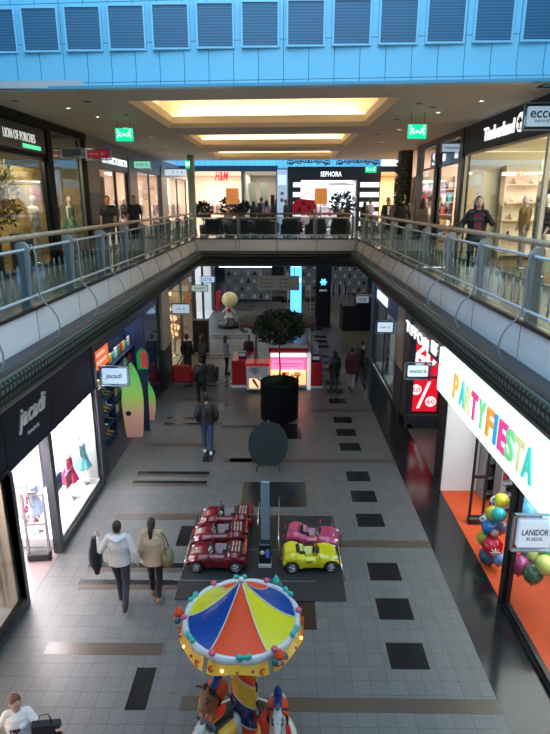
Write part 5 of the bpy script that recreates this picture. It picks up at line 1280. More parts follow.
# party shop
rnd = random.Random(3)
bal = [(4.20, 9.80, 1.06, 0.118, 'y'), (4.03, 9.70, 0.81, 0.129, 'y2'), (4.06, 9.50, 0.93, 0.116, 'tq'), (3.98, 9.90, 0.60, 0.102, 'dots'), (4.25, 10.10, 0.84, 0.122, 'dots2'), (3.95, 9.60, 0.58, 0.129, 'b'), (4.21, 9.70, 0.55, 0.120, 'p'), (3.98, 9.40, 0.65, 0.068, 'sk'), (3.95, 9.80, 0.22, 0.123, 'ol'), (3.96, 9.40, 0.27, 0.159, 'r'), (3.94, 9.50, 0.01, 0.142, 'db'), (4.07, 9.30, 0.13, 0.109, 'lb'), (4.46, 9.60, 1.32, 0.115, 'pk'), (4.41, 9.50, 1.17, 0.115, 'dots3'), (4.44, 9.30, 1.25, 0.132, 'sky2'), (4.33, 9.00, 1.20, 0.165, 'sky'), (4.24, 9.00, 0.92, 0.149, 'vio'), (4.23, 8.80, 0.85, 0.129, 'vio2'), (4.14, 8.90, 0.87, 0.093, 'g'), (4.03, 8.40, 0.59, 0.145, 'mag'), (4.26, 8.60, 0.66, 0.110, 'pl'), (4.32, 8.50, 0.71, 0.109, 'yg'), (4.31, 8.10, 0.81, 0.139, 'yl'), (4.18, 8.20, 0.56, 0.143, 'gd'), (4.51, 8.40, 0.81, 0.143, 'g2'), (4.52, 8.00, 0.71, 0.156, 'gd2')]
BC = {'y': ('yellow', (.70, .62, .03)), 'tq': ('turquoise', (.02, .45, .45)), 'dots': ('white with black dots', (.75, .78, .8)), 'b': ('blue', (.02, .14, .42)), 'dots2': ('white dotted', (.75, .78, .8)), 'r': ('red with a white snowflake', (.55, .01, .03)),
      'p': ('grey violet', (.16, .12, .20)), 'db': ('petrol blue', (.01, .10, .20)), 'y2': ('olive yellow', (.50, .50, .03)), 'lb': ('light blue', (.12, .30, .60)), 'sk': ('small skin-coloured', (.45, .25, .18)), 'ol': ('olive', (.42, .45, .04)), 'dots3': ('white black-dotted upper', (.75, .78, .8)), 'g': ('apple green', (.12, .55, .15)), 'sky': ('sky blue', (.08, .42, .70)), 'vio': ('lilac', (.38, .22, .50)),
      'pl': ('dark plum', (.10, .03, .10)), 'mag': ('magenta', (.32, .02, .16)), 'pl2': ('plum', (.22, .06, .22)), 'gd': ('dark green', (.03, .12, .06)), 'yl': ('pale yellow green', (.62, .70, .14)), 'yg': ('lime', (.40, .55, .08)), 'gd2': ('bottle green', (.02, .14, .05)),
      'vio2': ('violet', (.25, .15, .45)), 'sky2': ('azure', (.10, .38, .72)), 'pk': ('rose pink', (.62, .15, .25)), 'g2': ('mid green', (.06, .30, .10))}
for x, y, z, r, c in bal:
    r *= 1.22
    nm_, cc = BC[c]; q = thing('balloon', '%s balloon in the garland inside the party shop' % nm_, 'balloon', (x, y, z), 0, 'balloons in the party shop garland')
    z += .0; m = MB(); m.lathe([(.012, -r*1.12), (r*.30, -r*.98), (r*.72, -r*.62), (r*.97, -.05*r), (r*.95, r*.38), (r*.70, r*.75), (r*.35, r*.95), (.002, r)], (0, 0, r), 20, cap=False); m.build('skin', mat('balloon_'+c, cc, .12, coat=.4), q)
    m = MB(); m.lathe([(.022, -.02), (.010, 0)], (0, 0, -r*.12), 8); m.build('knot', mat('balloon_'+c, cc), q)
    if c.startswith('dots'):
        m = MB()
        for i in range(26):
            u = rnd.uniform(-.8, .9); a = rnd.random()*6.28; w_ = math.sqrt(1-u*u); m.sph((r*.97*w_*math.cos(a), r*.97*w_*math.sin(a), r+r*.97*u), .022, 6, 4)
        m.build('dots', BLACK, q)
    if c == 'r':
        m = MB()
        for k in range(4):
            a = k*PI/4; d = Vector((-.42*0+math.cos(a)*.09, 0, math.sin(a)*.09)); m.tube([Vector((-.02, -r*1.01, r))-d, Vector((-.02, -r*1.01, r))+d], .010, 6)
        m.build('snowflake', WHITE, q)
security_gate('slim black anti-theft gate on the orange floor of the party shop', (4.18, 10.95, .014), .0, 2.05, .34, BLACK)
for i, (x, y, rz_, w_, lb) in enumerate(((5.65, 12.36, 0, 2.0, 'party goods shelf against the white side wall'), (5.35, 11.75, .0, 1.1, 'low party goods shelf just behind the black gate'), (5.9, 10.4, -PI/2, 1.7, 'second party goods gondola deeper in the shop'), (5.6, 8.75, -PI/2, 1.8, 'party goods gondola behind the balloons'), (5.9, 6.8, -PI/2, 1.8, 'party goods gondola at the right edge of the photo'))):
    shelf_unit(lb, (x, y, .014), rz_ if i != 0 else 0, w_, 1.6 if i else 2.1, 5, 6 if i else 8, .4, mat('gondola_grey', (.25, .26, .27), .5), ((3, 2, 0, 7, 9), (3, 7, 0, 2), (0, 8, 2, 6, 9), (5, 0, 8, 6), (6, 9, 8, 2))[i], 'packet', ih=.8)
q = thing('tinsel_tree', 'dark green tinsel tree at the right edge inside the party shop', 'plant', (4.75, 7.0, .014)); foliage((0, 0, .85), (.34, .34, .85), 900, .12, .02, 'tinsel', LEAF, q, shell=.6); m = MB(); m.tube([(0, 0, 0), (0, 0, 1.5)], .03, 8); m.build('stem', BARK, q)
pts_ = [(4.35, 10.0, .02), (4.2, 9.9, .4), (4.15, 9.7, .9), (4.35, 9.4, 1.35), (4.45, 9.1, 1.45), (4.35, 8.8, 1.1), (4.25, 8.4, .75), (4.5, 8.0, .8), (4.7, 7.6, .6), (4.8, 7.5, .02)]
o = MB().tube(pts_, .012, 6).build('balloon_stand', MIDGREY); recentre(o); tag(o, 'thin bent wire stand that carries the balloon garland in the party shop', 'stand')
# tiffosi and next shop content
for i, y in enumerate((19.4, 20.4, 22.2)): shelf_unit('pale shelf unit in the grey right shop past the pylon, %s' % ['nearest', 'second', 'farthest'][i], (GR+.75, y, .012), PI/2 if False else -PI/2, .85, 2.3, 7, 3, .35, WHITE, (3, 2, 1, 3), 'box')
clothes_rack('clothes rack behind the red sale posters', (GR+1.5, 15.3, .012), PI/2, 2.2, (3, 1, 3, 2), 12)

# upper left windows
q = thing('window_backdrop', 'golden painted canvas backdrop in the far left upper window', 'backdrop', (-7.2, 16, Z2+.012)); m = MB(); m.box(-7.25, -7.2, 13.8, 18.0, Z2+.02, 7.6)
bk = mat('gold_backdrop', (.42, .33, .15), .6, noise=.65, nscale=1.6); m.build('canvas', bk, q, True)
area('window_spot', (-6.4, 15.5, 7.9), (.3, 3.5), 90, (1, .82, .5))
m = MB(); m.tube([(-7.22, 13.8, 7.6), (-7.22, 18, 7.6)], .02, 6); m.build('top_bar', DKGREY, q, True)
for i, (y, z_) in enumerate(((13.6, 0), (14.3, 0))):
    q = thing('hanging_plant', ['trailing plant hanging in front of the golden backdrop, nearer the left edge', 'trailing plant before the golden backdrop, next to the black cube'][i], 'plant', (-6.65, y, 6.1)); foliage((0, 0, .7), (.18, .24, .75), 260, .16, .035, 'foliage', mat('olive_leaf', (.14, .15, .05), .5, noise=.4), q, shell=.2); m = MB(); m.tube([(0, 0, 0), (0, 0, 1.5)], .01, 5); m.build('stem', BARK, q)
mannequin('mannequin in pale clothes beside the golden backdrop, upper left window', (-6.5, 15.3, Z2+.012), -PI/2, PAL[2], None, False)
m = MB(); m.rbox(-6.5, -6.15, 13.75, 14.3, Z2+.012, 5.95, .02); o = m.build('display_cube', BLACK); recentre(o); tag(o, 'black display cube in the far left upper window', 'display cube')
t = thing('picture_frame', 'slim black standing frame at the far left of the upper window', 'frame', (-6.4, 12.55, Z2+.012)); m = MB()
for a, b, c, d in ((-.3, -.26, 0, 1.7), (.26, .3, 0, 1.7), (-.3, .3, 1.66, 1.7), (-.3, .3, .8, .84), (-.3, .3, 0, .04)): m.box(-.02, .02, a, b, c, d)
m.build('frame', BLACK, t); m = MB(); m.box(.0, .01, -.26, .26, .84, 1.66); m.build('panel', mat('linen_panel', (.4, .38, .33)), t)
mannequin('mannequin in a dark jacket behind the greenish upper left glass', (-6.6, 17.0, Z2+.012), -PI/2, PAL[3], None, False)
mannequin('mannequin in an olive dress behind the greenish upper left glass', (-6.5, 17.9, Z2+.012), -PI/2, PAL[5], None, True)
for i, (y, lb, pal) in enumerate(((20.2, 'clothes rack in the first pink-lit upper left shop', (6, 4, 2)), (22.0, 'second clothes rack in the pink-lit upper left shop', (4, 4, 0)), (25.5, 'clothes rack in the farther upper left shop', (2, 7, 3)), (27.8, 'clothes rack near the far end of the upper left shops', (2, 3, 2)))): clothes_rack(lb, (-7.2, y, Z2+.012), PI/2, 1.3, pal, 10)
for i, (y, c) in enumerate(((24.8, 2), (25.8, 3), (27.2, 2), (31.4, 2), (32.3, 3), (33.1, 4))): mannequin('mannequin in the far upper left windows, number %s from the near end' % nw[i], (-6.5, y, Z2+.012), -PI/2, PAL[c], 'mannequins in the far upper left windows', i % 2 == 0)
q = thing('garment_panel', 'tall rust coloured curtain panel in the pink-lit upper left shop', 'curtain', (-6.4, 21.0, Z2+.012)); m = MB(); rows = [[(-6.4+.03*math.sin(j*1.3), 20.75+.5*j/16, z) for j in range(17)] for z in (Z2+.02, 7.5)]; m.grid(rows); m.build('cloth', mat('rust_cloth', (.45, .14, .05), .7), q, True); m = MB(); m.tube([(-6.4, 20.7, 7.52), (-6.4, 21.3, 7.52)], .015, 6); m.build('rail', DKGREY, q, True)

# upper right shops
for i, (x, y, w_, lb) in enumerate(((6.3, 13.6, .9, 'mint green wall shelf seen through the upper right window'), (6.8, 16.6, 1.6, 'cream shelf at the back of the upper right window'))): shelf_unit(lb, (x, y, Z2+.012), PI if False else -PI/2 if i == 0 else 0, w_, 2.5, 5, 3, .35, mat('mint_shelf', (.55, .66, .55), .5) if i == 0 else CREAM, (4, 2, 4, 3), 'shoe')
clothes_rack('white clothes rack with dark and red garments, upper right shop', (6.4, 11.7, Z2+.012), 0.2, 1.4, (3, 0, 6, 3), 12, 1.6)
clothes_rack('clothes rack with blue garments at the right edge, upper floor', (5.9, 10.6, Z2+.012), .1, 1.2, (7, 1, 1, 7), 10, 1.2)
clothes_rack('white clothes rack with coral garments, upper right shop', (7.4, 12.6, Z2+.012), .2, 1.6, (0, 6, 4), 12, 1.7)
q = thing('display_table', 'orange wooden display table in the glass shop left of the phone woman', 'table', (5.9, 18.4, Z2+.012)); m = MB(); m.rbox(-.5, .5, -.9, .9, .78, .84, .01); m.build('table_top', mat('orange_wood', (.65, .24, .04), .4), q); m = MB(); m.rbox(-.46, .46, -.86, .86, 0.03, .78, .01); m.build('box_base', mat('orange_wood', (.65, .24, .04)), q); m = MB(); m.box(-.44, .44, -.84, .84, 0, .03); m.build('plinth', BLACK, q)
for i, (x, y, c) in enumerate(((5.7, 18.9, 8), (5.9, 18.5, 0), (5.65, 18.1, 8), (6.0, 17.8, 2))):
    m = MB(); m.rbox(-.14, .14, -.16, .16, 0, .10, .03); o = m.build('folded_jumper', PAL[c]); o.location = (x, y, Z2+.852); tag(o, ['yellow folded jumper at the far end of the orange table', 'red folded jumper in the middle of the orange table', 'yellow folded jumper nearest the front of the orange table', 'white folded jumper on the near end of the orange table'][i], 'clothes')
for i in range(2): shelf_unit(['white lit shelf unit behind the orange table', 'white lit shelf unit left of the orange table'][i], (7.4, 18.2+1.9*i, Z2+.012), -PI/2 if True else 0, 1.5, 2.3, 5, 3, .35, WHITE, (2, 7, 2, 0), 'shoe')
mannequin('mannequin in a red top by the near post of the upper right glass shop', (5.6, 17.3, Z2+.012), PI/2, PAL[0], None, False)
clothes_rack('clothes rack with lilac garments in the upper right glass shop', (6.4, 20.5, Z2+.012), PI/2, 1.8, (7, 2, 6), 10)
shelf_unit('shelves of coloured goods ending the upper right glass shop', (5.85, 23.3, Z2+.012), 0, 1.5, 2.5, 5, 6, .3, mat('pale_shelf', (.6, .5, .42), .5), (0, 3, 4, 2, 9), 'box')
shelf_unit('shelves of folded goods ending the pink-lit upper left shop', (-6.95, 29.85, Z2+.012), 0, 1.7, 2.6, 5, 6, .3, mat('pale_shelf', (.6, .5, .42)), (3, 4, 2, 7), 'box')
shelf_unit('shoe shelf in the middle of the upper right glass shop', (7.1, 20.0, Z2+.012), -PI/2, 1.4, 1.6, 3, 5, .3, mat('pale_shelf', (.6, .5, .42)), (0, 3, 8), 'shoe')
for i, (y, c, w_) in enumerate(((19.9, 3, 'nearest the grey pier'), (22.3, 4, 'second past the grey pier'), (23.5, 3, 'behind the wide grey post'))): mannequin('dressed mannequin in the pink-lit upper left window, '+w_, (-6.35, y, Z2+.012), -PI/2, PAL[c], None, i == 1)
for i, (y, c) in enumerate(((12.6, 3), (14.2, 4))): mannequin(['mannequin in dark clothes behind the upper right window, nearer the edge', 'mannequin in brown clothes behind the upper right window, farther in'][i], (5.6+.2*i, y, Z2+.012), PI/2, PAL[c], None, False)
# leafy column
q = thing('leafy_column', 'dark square column covered in climbing plants, upper floor right', 'column', (4.9, 24.0, Z2)); m = MB(); m.rbox(-.30, .30, -.30, .30, 0, 3.49, .02); m.build('core', mat('column_dark_green', (.01, .016, .012), .6), q)
m = MB()
for i in range(2600):
    s_ = rnd.randrange(3); u = rnd.uniform(-.36, .36); z = rnd.uniform(.05, 3.2)
    if rnd.random() < z/4.2: continue
    p = [(u, -.31, z), (-.31, u, z), (u, -.31, z)][s_]; d = [(rnd.uniform(-.5, .5), -1, rnd.uniform(-.7, .3)), (-1, rnd.uniform(-.5, .5), rnd.uniform(-.7, .3)), (rnd.uniform(-.5, .5), -1, rnd.uniform(-.7, .3))][s_]; leaf(m, p, d, .12, .04)
m.build('climbing_leaves', mat('column_leaf', (.09, .12, .05), .5, noise=.6, nscale=7), q)

# cafe on the far landing
def chair(label, loc, rz, c, group=None):
    t = thing('armchair', label, 'armchair', loc, rz, group); m = MB(); m.rbox(-.33, .33, -.30, .33, .16, .44, .05); m.build('seat', c, t)
    m = MB(); m.rbox(-.35, .35, -.40, -.26, .16, .86, .06); m.build('backrest', c, t)
    for k in (-1, 1): m = MB(); m.rbox(k*.36-.06, k*.36+.06, -.32, .30, .16, .62, .04); m.build('armrest', c, t)
    for k in (-1, 1):
        for j in (-1, 1): m = MB(); m.lathe([(.015, 0), (.022, .17)], (k*.29, j*.27, 0), 8); m.build('leg', DKGREY, t)
    return t
CHC = mat('cafe_dark_fabric', (.05, .045, .045), .8); TAB = mat('cafe_table', (.25, .22, .18), .3)
def table(label, loc, group=None):
    t = thing('cafe_table', label, 'table', loc, 0, group); m = MB(); m.lathe([(.001, .70), (.36, .70), (.37, .72), (.36, .74), (.001, .74)], n=24, cap=False); m.build('table_top', TAB, t); m = MB(); m.lathe([(.24, 0), (.24, .02), (.03, .04), (.03, .70)], n=14); m.build('pedestal', STEEL, t)
pos = ['far left', 'left', 'left of centre', 'centre', 'right of centre', 'right', 'far right']
for i in range(6):
    x = -2.95+1.12*i; chair('dark cafe armchair behind the far rail, %s' % pos[i], (x-.1, 25.85+.1*(i % 2), Z2), (0, .2, -.2)[i % 3], CHC); table('round cafe table behind the far rail, %s' % pos[i], (x+.1, 26.85, Z2)); chair('dark cafe armchair facing the void, second row, %s' % pos[i], (x+.1, 27.85, Z2), PI+(0, -.15, .15)[i % 3], CHC)
for x, lb in ((-2.31, 'standing lamp with square orange shade at the left of the cafe'), (1.72, 'standing lamp with square orange shade at the right of the cafe')):
    t = thing('floor_lamp', lb, 'lamp', (x, 27.1, Z2)); m = MB(); m.lathe([(.2, 0), (.2, .02), (.02, .04), (.018, 1.5)], n=16); m.build('pole', DKGREY, t)
    m = MB(); m.rbox(-.27, .27, -.27, .27, 1.46, 2.16, .02); m.build('lamp_shade', tile_mat('shade_orange', (.80, .34, .10), (.74, .30, .08), (.35, .12, .03), .09, .12, .6, .005, axis='XZ', noise=.08), t)
sm = bpy.data.materials['shade_orange'].node_tree; bb = sm.nodes['Principled BSDF']; bb.inputs['Emission Strength'].default_value = .5
sm.links.new([n for n in sm.nodes if n.type == 'TEX_BRICK'][0].outputs['Color'], bb.inputs['Emission Color'])
t = thing('booth_screen', 'crimson angled booth screen right of centre in the cafe', 'screen', (1.0, 28.4, Z2)); m = MB(); m.prism([(-.55, 1.0), (.62, 1.05), (.62, 1.62), (-.30, 1.72), (-.55, 1.45)], -.03, .03, 'y'); m.build('panel', mat('crimson_panel', (.42, .01, .05), .5, emit=.12), t)
m = MB(); [m.tube([(x, 0, 0), (x, 0, 1.1)], .02, 6) for x in (-.45, .5)]; m.build('post', DKGREY, t); m = MB(); [m.sph((x, -.035, z), (.10, .02, .10), 8, 5) for x, z in ((-.2, 1.2), (.25, 1.3), (.0, 1.5))]; m.build('dark_flowers', mat('dark_crimson', (.15, .005, .02)), t)
def potted(label, loc, r, h, n, mt_=None, pot=True, group=None):
    t = thing('potted_plant', label, 'plant', loc, 0, group); m = MB(); m.lathe([(.001, 0), (.2, 0), (.25, .45), (.22, .45), (.001, .40)], n=18, cap=False); m.build('pot', BLACK, t); foliage((0, 0, h), (r, r*.8, r), n, .22, .05, 'foliage', mt_ or LEAF, t, shell=.2)
    m = MB(); m.tube([(0, 0, .4), (0, 0, h)], .02, 6); m.build('stem', BARK, t)
potted('bushy dark plant at the far left of the cafe', (-4.0, 29.6, Z2), .38, 1.15, 300); potted('bushy dark plant second from the left of the cafe', (-2.75, 29.6, Z2), .38, 1.35, 240); potted('tall narrow plant left of the orange lamp', (-1.95, 29.9, Z2), .2, 1.3, 160)
potted('round dark blue-green tree before the bright central shop', (2.95, 29.3, Z2), .62, 1.45, 420, mat('bluegreen_leaf', (.012, .04, .05), .5, noise=.4))
m = MB(); m.rbox(-.62, -.42, 29.9, 30.05, Z2, 7.0, .02); o = m.build('info_board', BLACK); recentre(o); tag(o, 'tall narrow black board left of the pale blue advert column', 'board')
shelf_unit('white lit perfume shelf in the bright central far shop', (2.2, 36, Z2+.012), 0, 3.0, 2.4, 4, 9, .35, WHITE, (6, 0, 2, 7), 'bottle'); 
q = thing('wall_screen', 'pink zigzag patterned light panel in the bright central far shop', 'panel', (1.6, 34.6, 6.9)); m = MB(); m.box(.5, 2.6, 34.6, 34.65, 6.75, 7.55); m.build('panel', mat('pink_white_panel', (.95, .75, .88), .4, emit=1.2), q, True)
m = MB(); m.tube([(.5+.3*i, 34.58, 6.9+(.35 if i % 2 else 0)) for i in range(8)], .04, 6); m.build('zigzag', mat('magenta_line', (.8, .2, .55), .4, emit=.7), q, True)
q = thing('wall_screen', 'white light panel at the right of the bright central far shop', 'panel', (3.3, 34.6, 6.3)); m = MB(); m.box(2.7, 4.0, 34.6, 34.65, 6.3, 7.6); m.build('panel', mat('white_panel_glow', (.9, .95, 1), .4, emit=1.3), q, True); m = MB(); m.box(2.66, 4.04, 34.58, 34.6, 7.6, 7.66); m.build('frame', BLACK, q, True)
for i, x in enumerate((-5.2, -4.2, -2.9)): clothes_rack('clothes rack in the pale far left shop, %s' % ['left', 'middle', 'right'][i], (x, 37.2, Z2+.012), 0, .8, (2, 3, 6), 8)
for i, x in enumerate((-1.7, -.95)): q = thing('leaning_panel', 'tall slanted green-grey panel in the narrow far shop, %s one' % ['left', 'right'][i], 'panel', (x, 38.0, Z2+.012), .0); m = MB(); m.box(-.22, .22, -.03, .03, 0, 2.7, Matrix.Rotation(-.12, 4, 'Y')); m.build('panel', mat('greengrey', (.22, .26, .2)), q); m = MB(); m.box(-.26, .26, -.05, .05, 0, .05); m.build('foot', DKGREY, q)
for x, lb in ((1.35, 'ornate dark scrollwork chandelier before the far skylight, left one'), (3.95, 'ornate dark scrollwork chandelier before the far skylight, right one')):
    q = thing('hanging_ornament', lb, 'decoration', (x, 32.0, 8.55)); m = MB()
    for k in (-1, 1):
        for j in range(3):
            m.tube([(k*(.1+.42*j+.2*(1-i/14*.8)*math.cos(i*.55)), 0, .18-.05*j+.16*(1-i/14*.8)*math.sin(i*.55)) for i in range(15)], .028, 6)
    m.tube([(-1.15, 0, .02), (-.5, 0, .16), (0, 0, .10), (.5, 0, .16), (1.15, 0, .02)], .03, 6); m.build('scrollwork', BLACK, q); m = MB(); m.tube([(0, 0, .1), (0, 0, 4.66)], .012, 5); m.build('cable', DKGREY, q)
q = thing('lightbox', 'small white light box under the far skylight at the right', 'light', (5.55, 31.5, 8.45)); m = MB(); m.rbox(-.45, .45, -.05, .05, 0, .62, .02); m.build('panel', mat('lightbox_white', (.85, .98, 1), .4, emit=1.4), q); m = MB(); m.tube([(-.3, 0, .62), (-.3, 0, 4.76)], .01, 5); m.tube([(.3, 0, .62), (.3, 0, 4.76)], .01, 5); m.build('hanger', DKGREY, q)

mb = MB()
for y in (30.5, 32.0, 33.5, 35): mb.box(-6.5, 6.8, y-.05, y+.05, 13.2, 13.3)
for y in (31.5,): mb.box(-6.5, 6.8, y-.05, y+.05, 13.2, 13.3)
struct('trim_20', mb, DKGREY)
struct('wall_right', MB().box(4.3, 4.7, 26.8, 27.2, 0, 4.0), mat('pylon_dark', (.05, .05, .05)))
# ground floor beyond the void
struct('wall_far_ground', MB().box(-14, 14, 52, 52.2, 0, 4), mat('far_wall_dark', (.04, .045, .05), .6))
area('far_hall_lamp', (-1.5, 31, 3.95), (4, 8), 110, (.95, .93, .9)); area('far_hall_lamp', (2, 42, 3.95), (8, 6), 90, (1, .93, .85)); area('mid_hall_lamp', (5.4, 30, 3.95), (3, 6), 25, (1, .9, .75))
t = thing('directory_sign', 'wide grey hanging directory sign above the ground floor hall', 'sign', (-.18, 25.5, 2.86)); m = MB(); m.rbox(-.92, .92, -.05, .05, 0, .64, .02); m.build('panel', mat('directory_grey', (.22, .24, .23), .4, emit=.10), t)
m = MB()
for r in range(3):
    for c in range(2): m.box(-.80+c*.85, -.74+c*.85, -.056, -.05, .12+.17*r, .19+.17*r); m.box(-.68+c*.85, -.25+c*.85-.07*r, -.056, -.05, .14+.17*r, .17+.17*r)
m.build('pictogram', mat('directory_black', (.03, .03, .03)), t); m = MB(); [m.tube([(x, 0, .6), (x, 0, 1.16)], .012, 5) for x in (-.7, .7)]; m.build('hanger', DKGREY, t)
t = thing('screen_column', 'blue glowing screen column behind the kiosk canopy', 'screen', (.72, 31, 0)); m = MB(); m.rbox(-.9, .9, -.3, .4, 0, .5, .03); m.build('base', BLACK, t); m = MB(); m.rbox(-.34, .34, -.1, .1, .5, 3.9, .02); m.build('column', DKGREY, t); m = MB(); m.box(-.30, .30, -.12, -.1, .6, 3.85); m.build('screen', mat('blue_screen', (.05, .28, .95), .4, emit=2.6, ecol=(.08, .35, 1)), t); m = MB(); m.box(-.26, .26, -.125, -.12, 3.3, 3.7); m.box(-.26, .26, -.125, -.12, 2.5, 2.7); m.build('bright_band', mat('cyan_band', (.6, .95, 1), .4, emit=3), t)
t = thing('info_totem', 'tall black information totem with small blue star screen', 'totem', (2.2, 31, 0)); m = MB(); m.rbox(-.42, .42, -.15, .15, .06, 3.35, .03); m.build('body', mat('totem_black', (.006, .006, .008), .25), t); m = MB(); m.rbox(-.5, .5, -.3, .3, 0, .06, .01); m.build('base', DKGREY, t)
m = MB()
for k in range(3): a = k*PI/3; m.tube([(-.18*math.cos(a), -.16, 2.5-.18*math.sin(a)), (.18*math.cos(a), -.16, 2.5+.18*math.sin(a))], .05, 6)
m.build('star_screen', mat('star_blue', (.1, .45, 1), .4, emit=2.5), t); text('lettering', '~6', mat('totem_white', (.7, .75, .8), .4, emit=.5), (-.2, -.152, 2.0), .4, .09, (1, 0, 0), (0, 0, 1), t, False, .004)
t = thing('round_head_statue', 'figure with big pale yellow ball head on black stand, left of kiosk', 'statue', (-2.95, 31, 0)); m = MB(); m.lathe([(.62, 0), (.65, .22), (.3, .3), (.28, .52)], n=24); m.build('stand', BLACK, t)
m = MB(); m.cap((0, 0, .6), (0, 0, 1.05), .20, .16); m.sph((-.12, -.1, .55), .14); m.sph((.12, -.1, .55), .14); m.cap((-.15, 0, 1.0), (-.34, -.1, .8), .07, .06); m.cap((.15, 0, 1.0), (.34, -.1, .8), .07, .06); remesh(m, 'body', mat('statue_white', (.55, .5, .45), .4), t, .02, 2)
m = MB(); m.sph((.05, 0, 1.52), (.44, .40, .42), 24, 16); m.build('ball_head', mat('ball_yellow', (.72, .58, .30), .4, emit=.06), t); m = MB(); m.prism([(-.52, .9), (-.75, .8), (-.7, 1.9), (-.45, 2.0)], .1, .3, 'y'); m.build('red_cape', mat('cape_red', (.5, .02, .02)), t); m = MB(); m.sph((0, -.2, .95), (.12, .06, .12), 8, 6); m.build('red_bow', RED, t)
m = MB(); m.rbox(3.2, 6.6, 30.0, 31.6, .0, 1.35, .03); m.rbox(3.9, 6.2, 29.96, 31.0, 1.35, 1.75, .03); o = m.build('market_stall', mat('stall_black', (.010, .010, .012), .4)); recentre(o); tag(o, 'long black counter stall at the right of the far hall', 'stall')
m = MB(); m.rbox(4.0, 6.1, 30.1, 30.9, 1.752, 1.85, .02); o = m.build('stall_top', mat('stall_beige', (.45, .40, .3), .4)); recentre(o); tag(o, 'beige slab lying on the black stall', 'slab')
clothes_rack('rack of white garments in the far hall, left of the totem', (1.0, 34.5, 0), 0, 1.4, (2, 2, 3), 8, 1.8); clothes_rack('rack of pale garments in the far hall behind the totem', (3.4, 34.8, 0), 0, 1.0, (2, 3, 2), 8, 1.9)
for i, (x, y, w_) in enumerate(((-2.4, 40, 3.2), (-5.6, 38, 1.5), (1.6, 44, 3), (5.0, 43, 2.6))): shelf_unit('lit shelving at the back of the far ground hall, %s' % ['left of centre', 'far left', 'centre', 'right'][i], (x, y, 0), 0, w_, 2.8, 5, 7, .4, mat('lit_shelf', (.25, .26, .28), .5, emit=.06), (2, 3, 2, 7), 'bottle')
q = thing('light_bar', 'long white light bar over the left far shelving', 'light', (-2.4, 37, 2.6)); m = MB(); m.rbox(-1.7, 1.7, -.05, .05, 0, .12, .02); m.build('tube', mat('tube_white', (.9, .95, 1), .4, emit=4), q); m = MB(); [m.tube([(x, 0, .1), (x, 0, 1.4)], .012, 5) for x in (-1.5, 1.5)]; m.build('hanger', DKGREY, q)
q = thing('exit_sign', 'small green glowing sign above the left far shelving', 'sign', (-2.2, 37.5, 3.1)); m = MB(); m.rbox(-.2, .2, -.03, .03, 0, .4, .01); m.build('panel', GREEN, q); m = MB(); run_man(m, 0, .12, 1.2); o = m.build('pictogram', PIC, q); o.location = (0, -.035, 0); m = MB(); m.tube([(0, 0, .4), (0, 0, .9)], .01, 5); m.build('hanger', DKGREY, q)
for i in range(4):
    m = MB(); m.rbox(-.5, .5, -.06, .06, 0, .9, .02); o = m.build('wall_lightbox', mat('far_window_%d' % (i % 2), ((.8, .9, 1), (1, .85, .65))[i % 2], .4, emit=1.2)); o.location = (-5+3.4*i, 51.7, 1.6); tag(o, 'glowing window panel at the very end of the ground hall, %s' % ['leftmost', 'second from left', 'third from left', 'rightmost'][i], 'light box')
# seating pair left by the pylon
chair('red armchair by the warm left window past the pylon', (-3.75, 20.65, 0), .0, mat('armchair_red', (.40, .015, .015), .6)); chair('dark brown armchair right of the red one, by the left pylon', (-2.86, 20.7, 0), -.0, mat('armchair_brown', (.05, .038, .03), .6))
m = MB(); m.rbox(-.35, .35, -.25, .25, 0, 1.5, .02); o = m.build('litter_bin', BLACK); o.location = (-3.75, 25.6, 0); tag(o, 'black upright bin block past the red armchair', 'bin')
# ---------------------------------------------------------------- people on the ground floor
WHT = mat('white_hoodie', (.62, .58, .56), .85, noise=.06, nscale=30); BEI = mat('beige_blouse', (.52, .37, .24), .85, noise=.08, nscale=30); JEANS = mat('dark_jeans', (.035, .05, .085), .85, noise=.2, nscale=60); CHAR = mat('charcoal_trousers', (.04, .042, .05), .85)
def couple_man(t, P, elb, wr, s):
    # hood and a dark jacket hanging from the bent left arm
    g = MB(); g.sph(P(0, -.06, 1.43), (.125*s, .085*s, .07*s), 14, 8); g.tube([P(-.11, .03, 1.47), P(-.12, -.07, 1.45), P(0, -.14, 1.42), P(.12, -.07, 1.45), P(.11, .03, 1.47)], .035*s, 8); remesh(g, 'hood', mat('hood_white', (.66, .66, .70), .85), t, .012, 2)
man = person('young man in white hoodie and dark trousers, walking away with a dark jacket', (-2.72, 8.25, 0), .05, 1.66, WHT, CHAR, HAIR, BLACK, .010, arms=[((-.30, -.06, 1.20), (-.34, .02, 1.40)), ((.27, -.05, 1.16), (.31, -.02, .93))], stride=.26, hem=.90, loose=.035, extra=couple_man, turn=-.05)
q = thing('jacket', 'dark jacket slung from the left hand of the man in the white hoodie', 'jacket', (-3.13, 8.29, .60), .1)
m = MB()
rows = []
for i in range(11):
    u = i/10; w_ = .05+.09*math.sin(PI*min(1, u*1.1))**.7; rows.append([((w_+.02*math.sin(j*2+u*4))*math.cos(2*PI*j/16)*.75, (w_+.015*math.sin(j*3))*math.sin(2*PI*j/16), .72-.70*u) for j in range(16)])
m.grid(rows, True, True); m.add(rows[0], [tuple(range(16))]); m.add(rows[-1], [tuple(range(16))]); m.build('cloth', mat('dark_jacket', (.018, .022, .03), .8), q)
m = MB(); m.cap((.05, -.02, .60), (.09, -.03, .25), .05, .035); m.build('lining', mat('grey_lining', (.16, .16, .17), .8), q)
wom = person('woman with a dark ponytail in a loose beige blouse and black trousers, walking away', (-2.20, 8.45, 0), -.02, 1.60, BEI, BLACK, HAIR, mat('tan_shoes', (.30, .15, .08)), .010, stride=.16, hem=.80, loose=.055, sleeve=.9, style='pony', female=True)
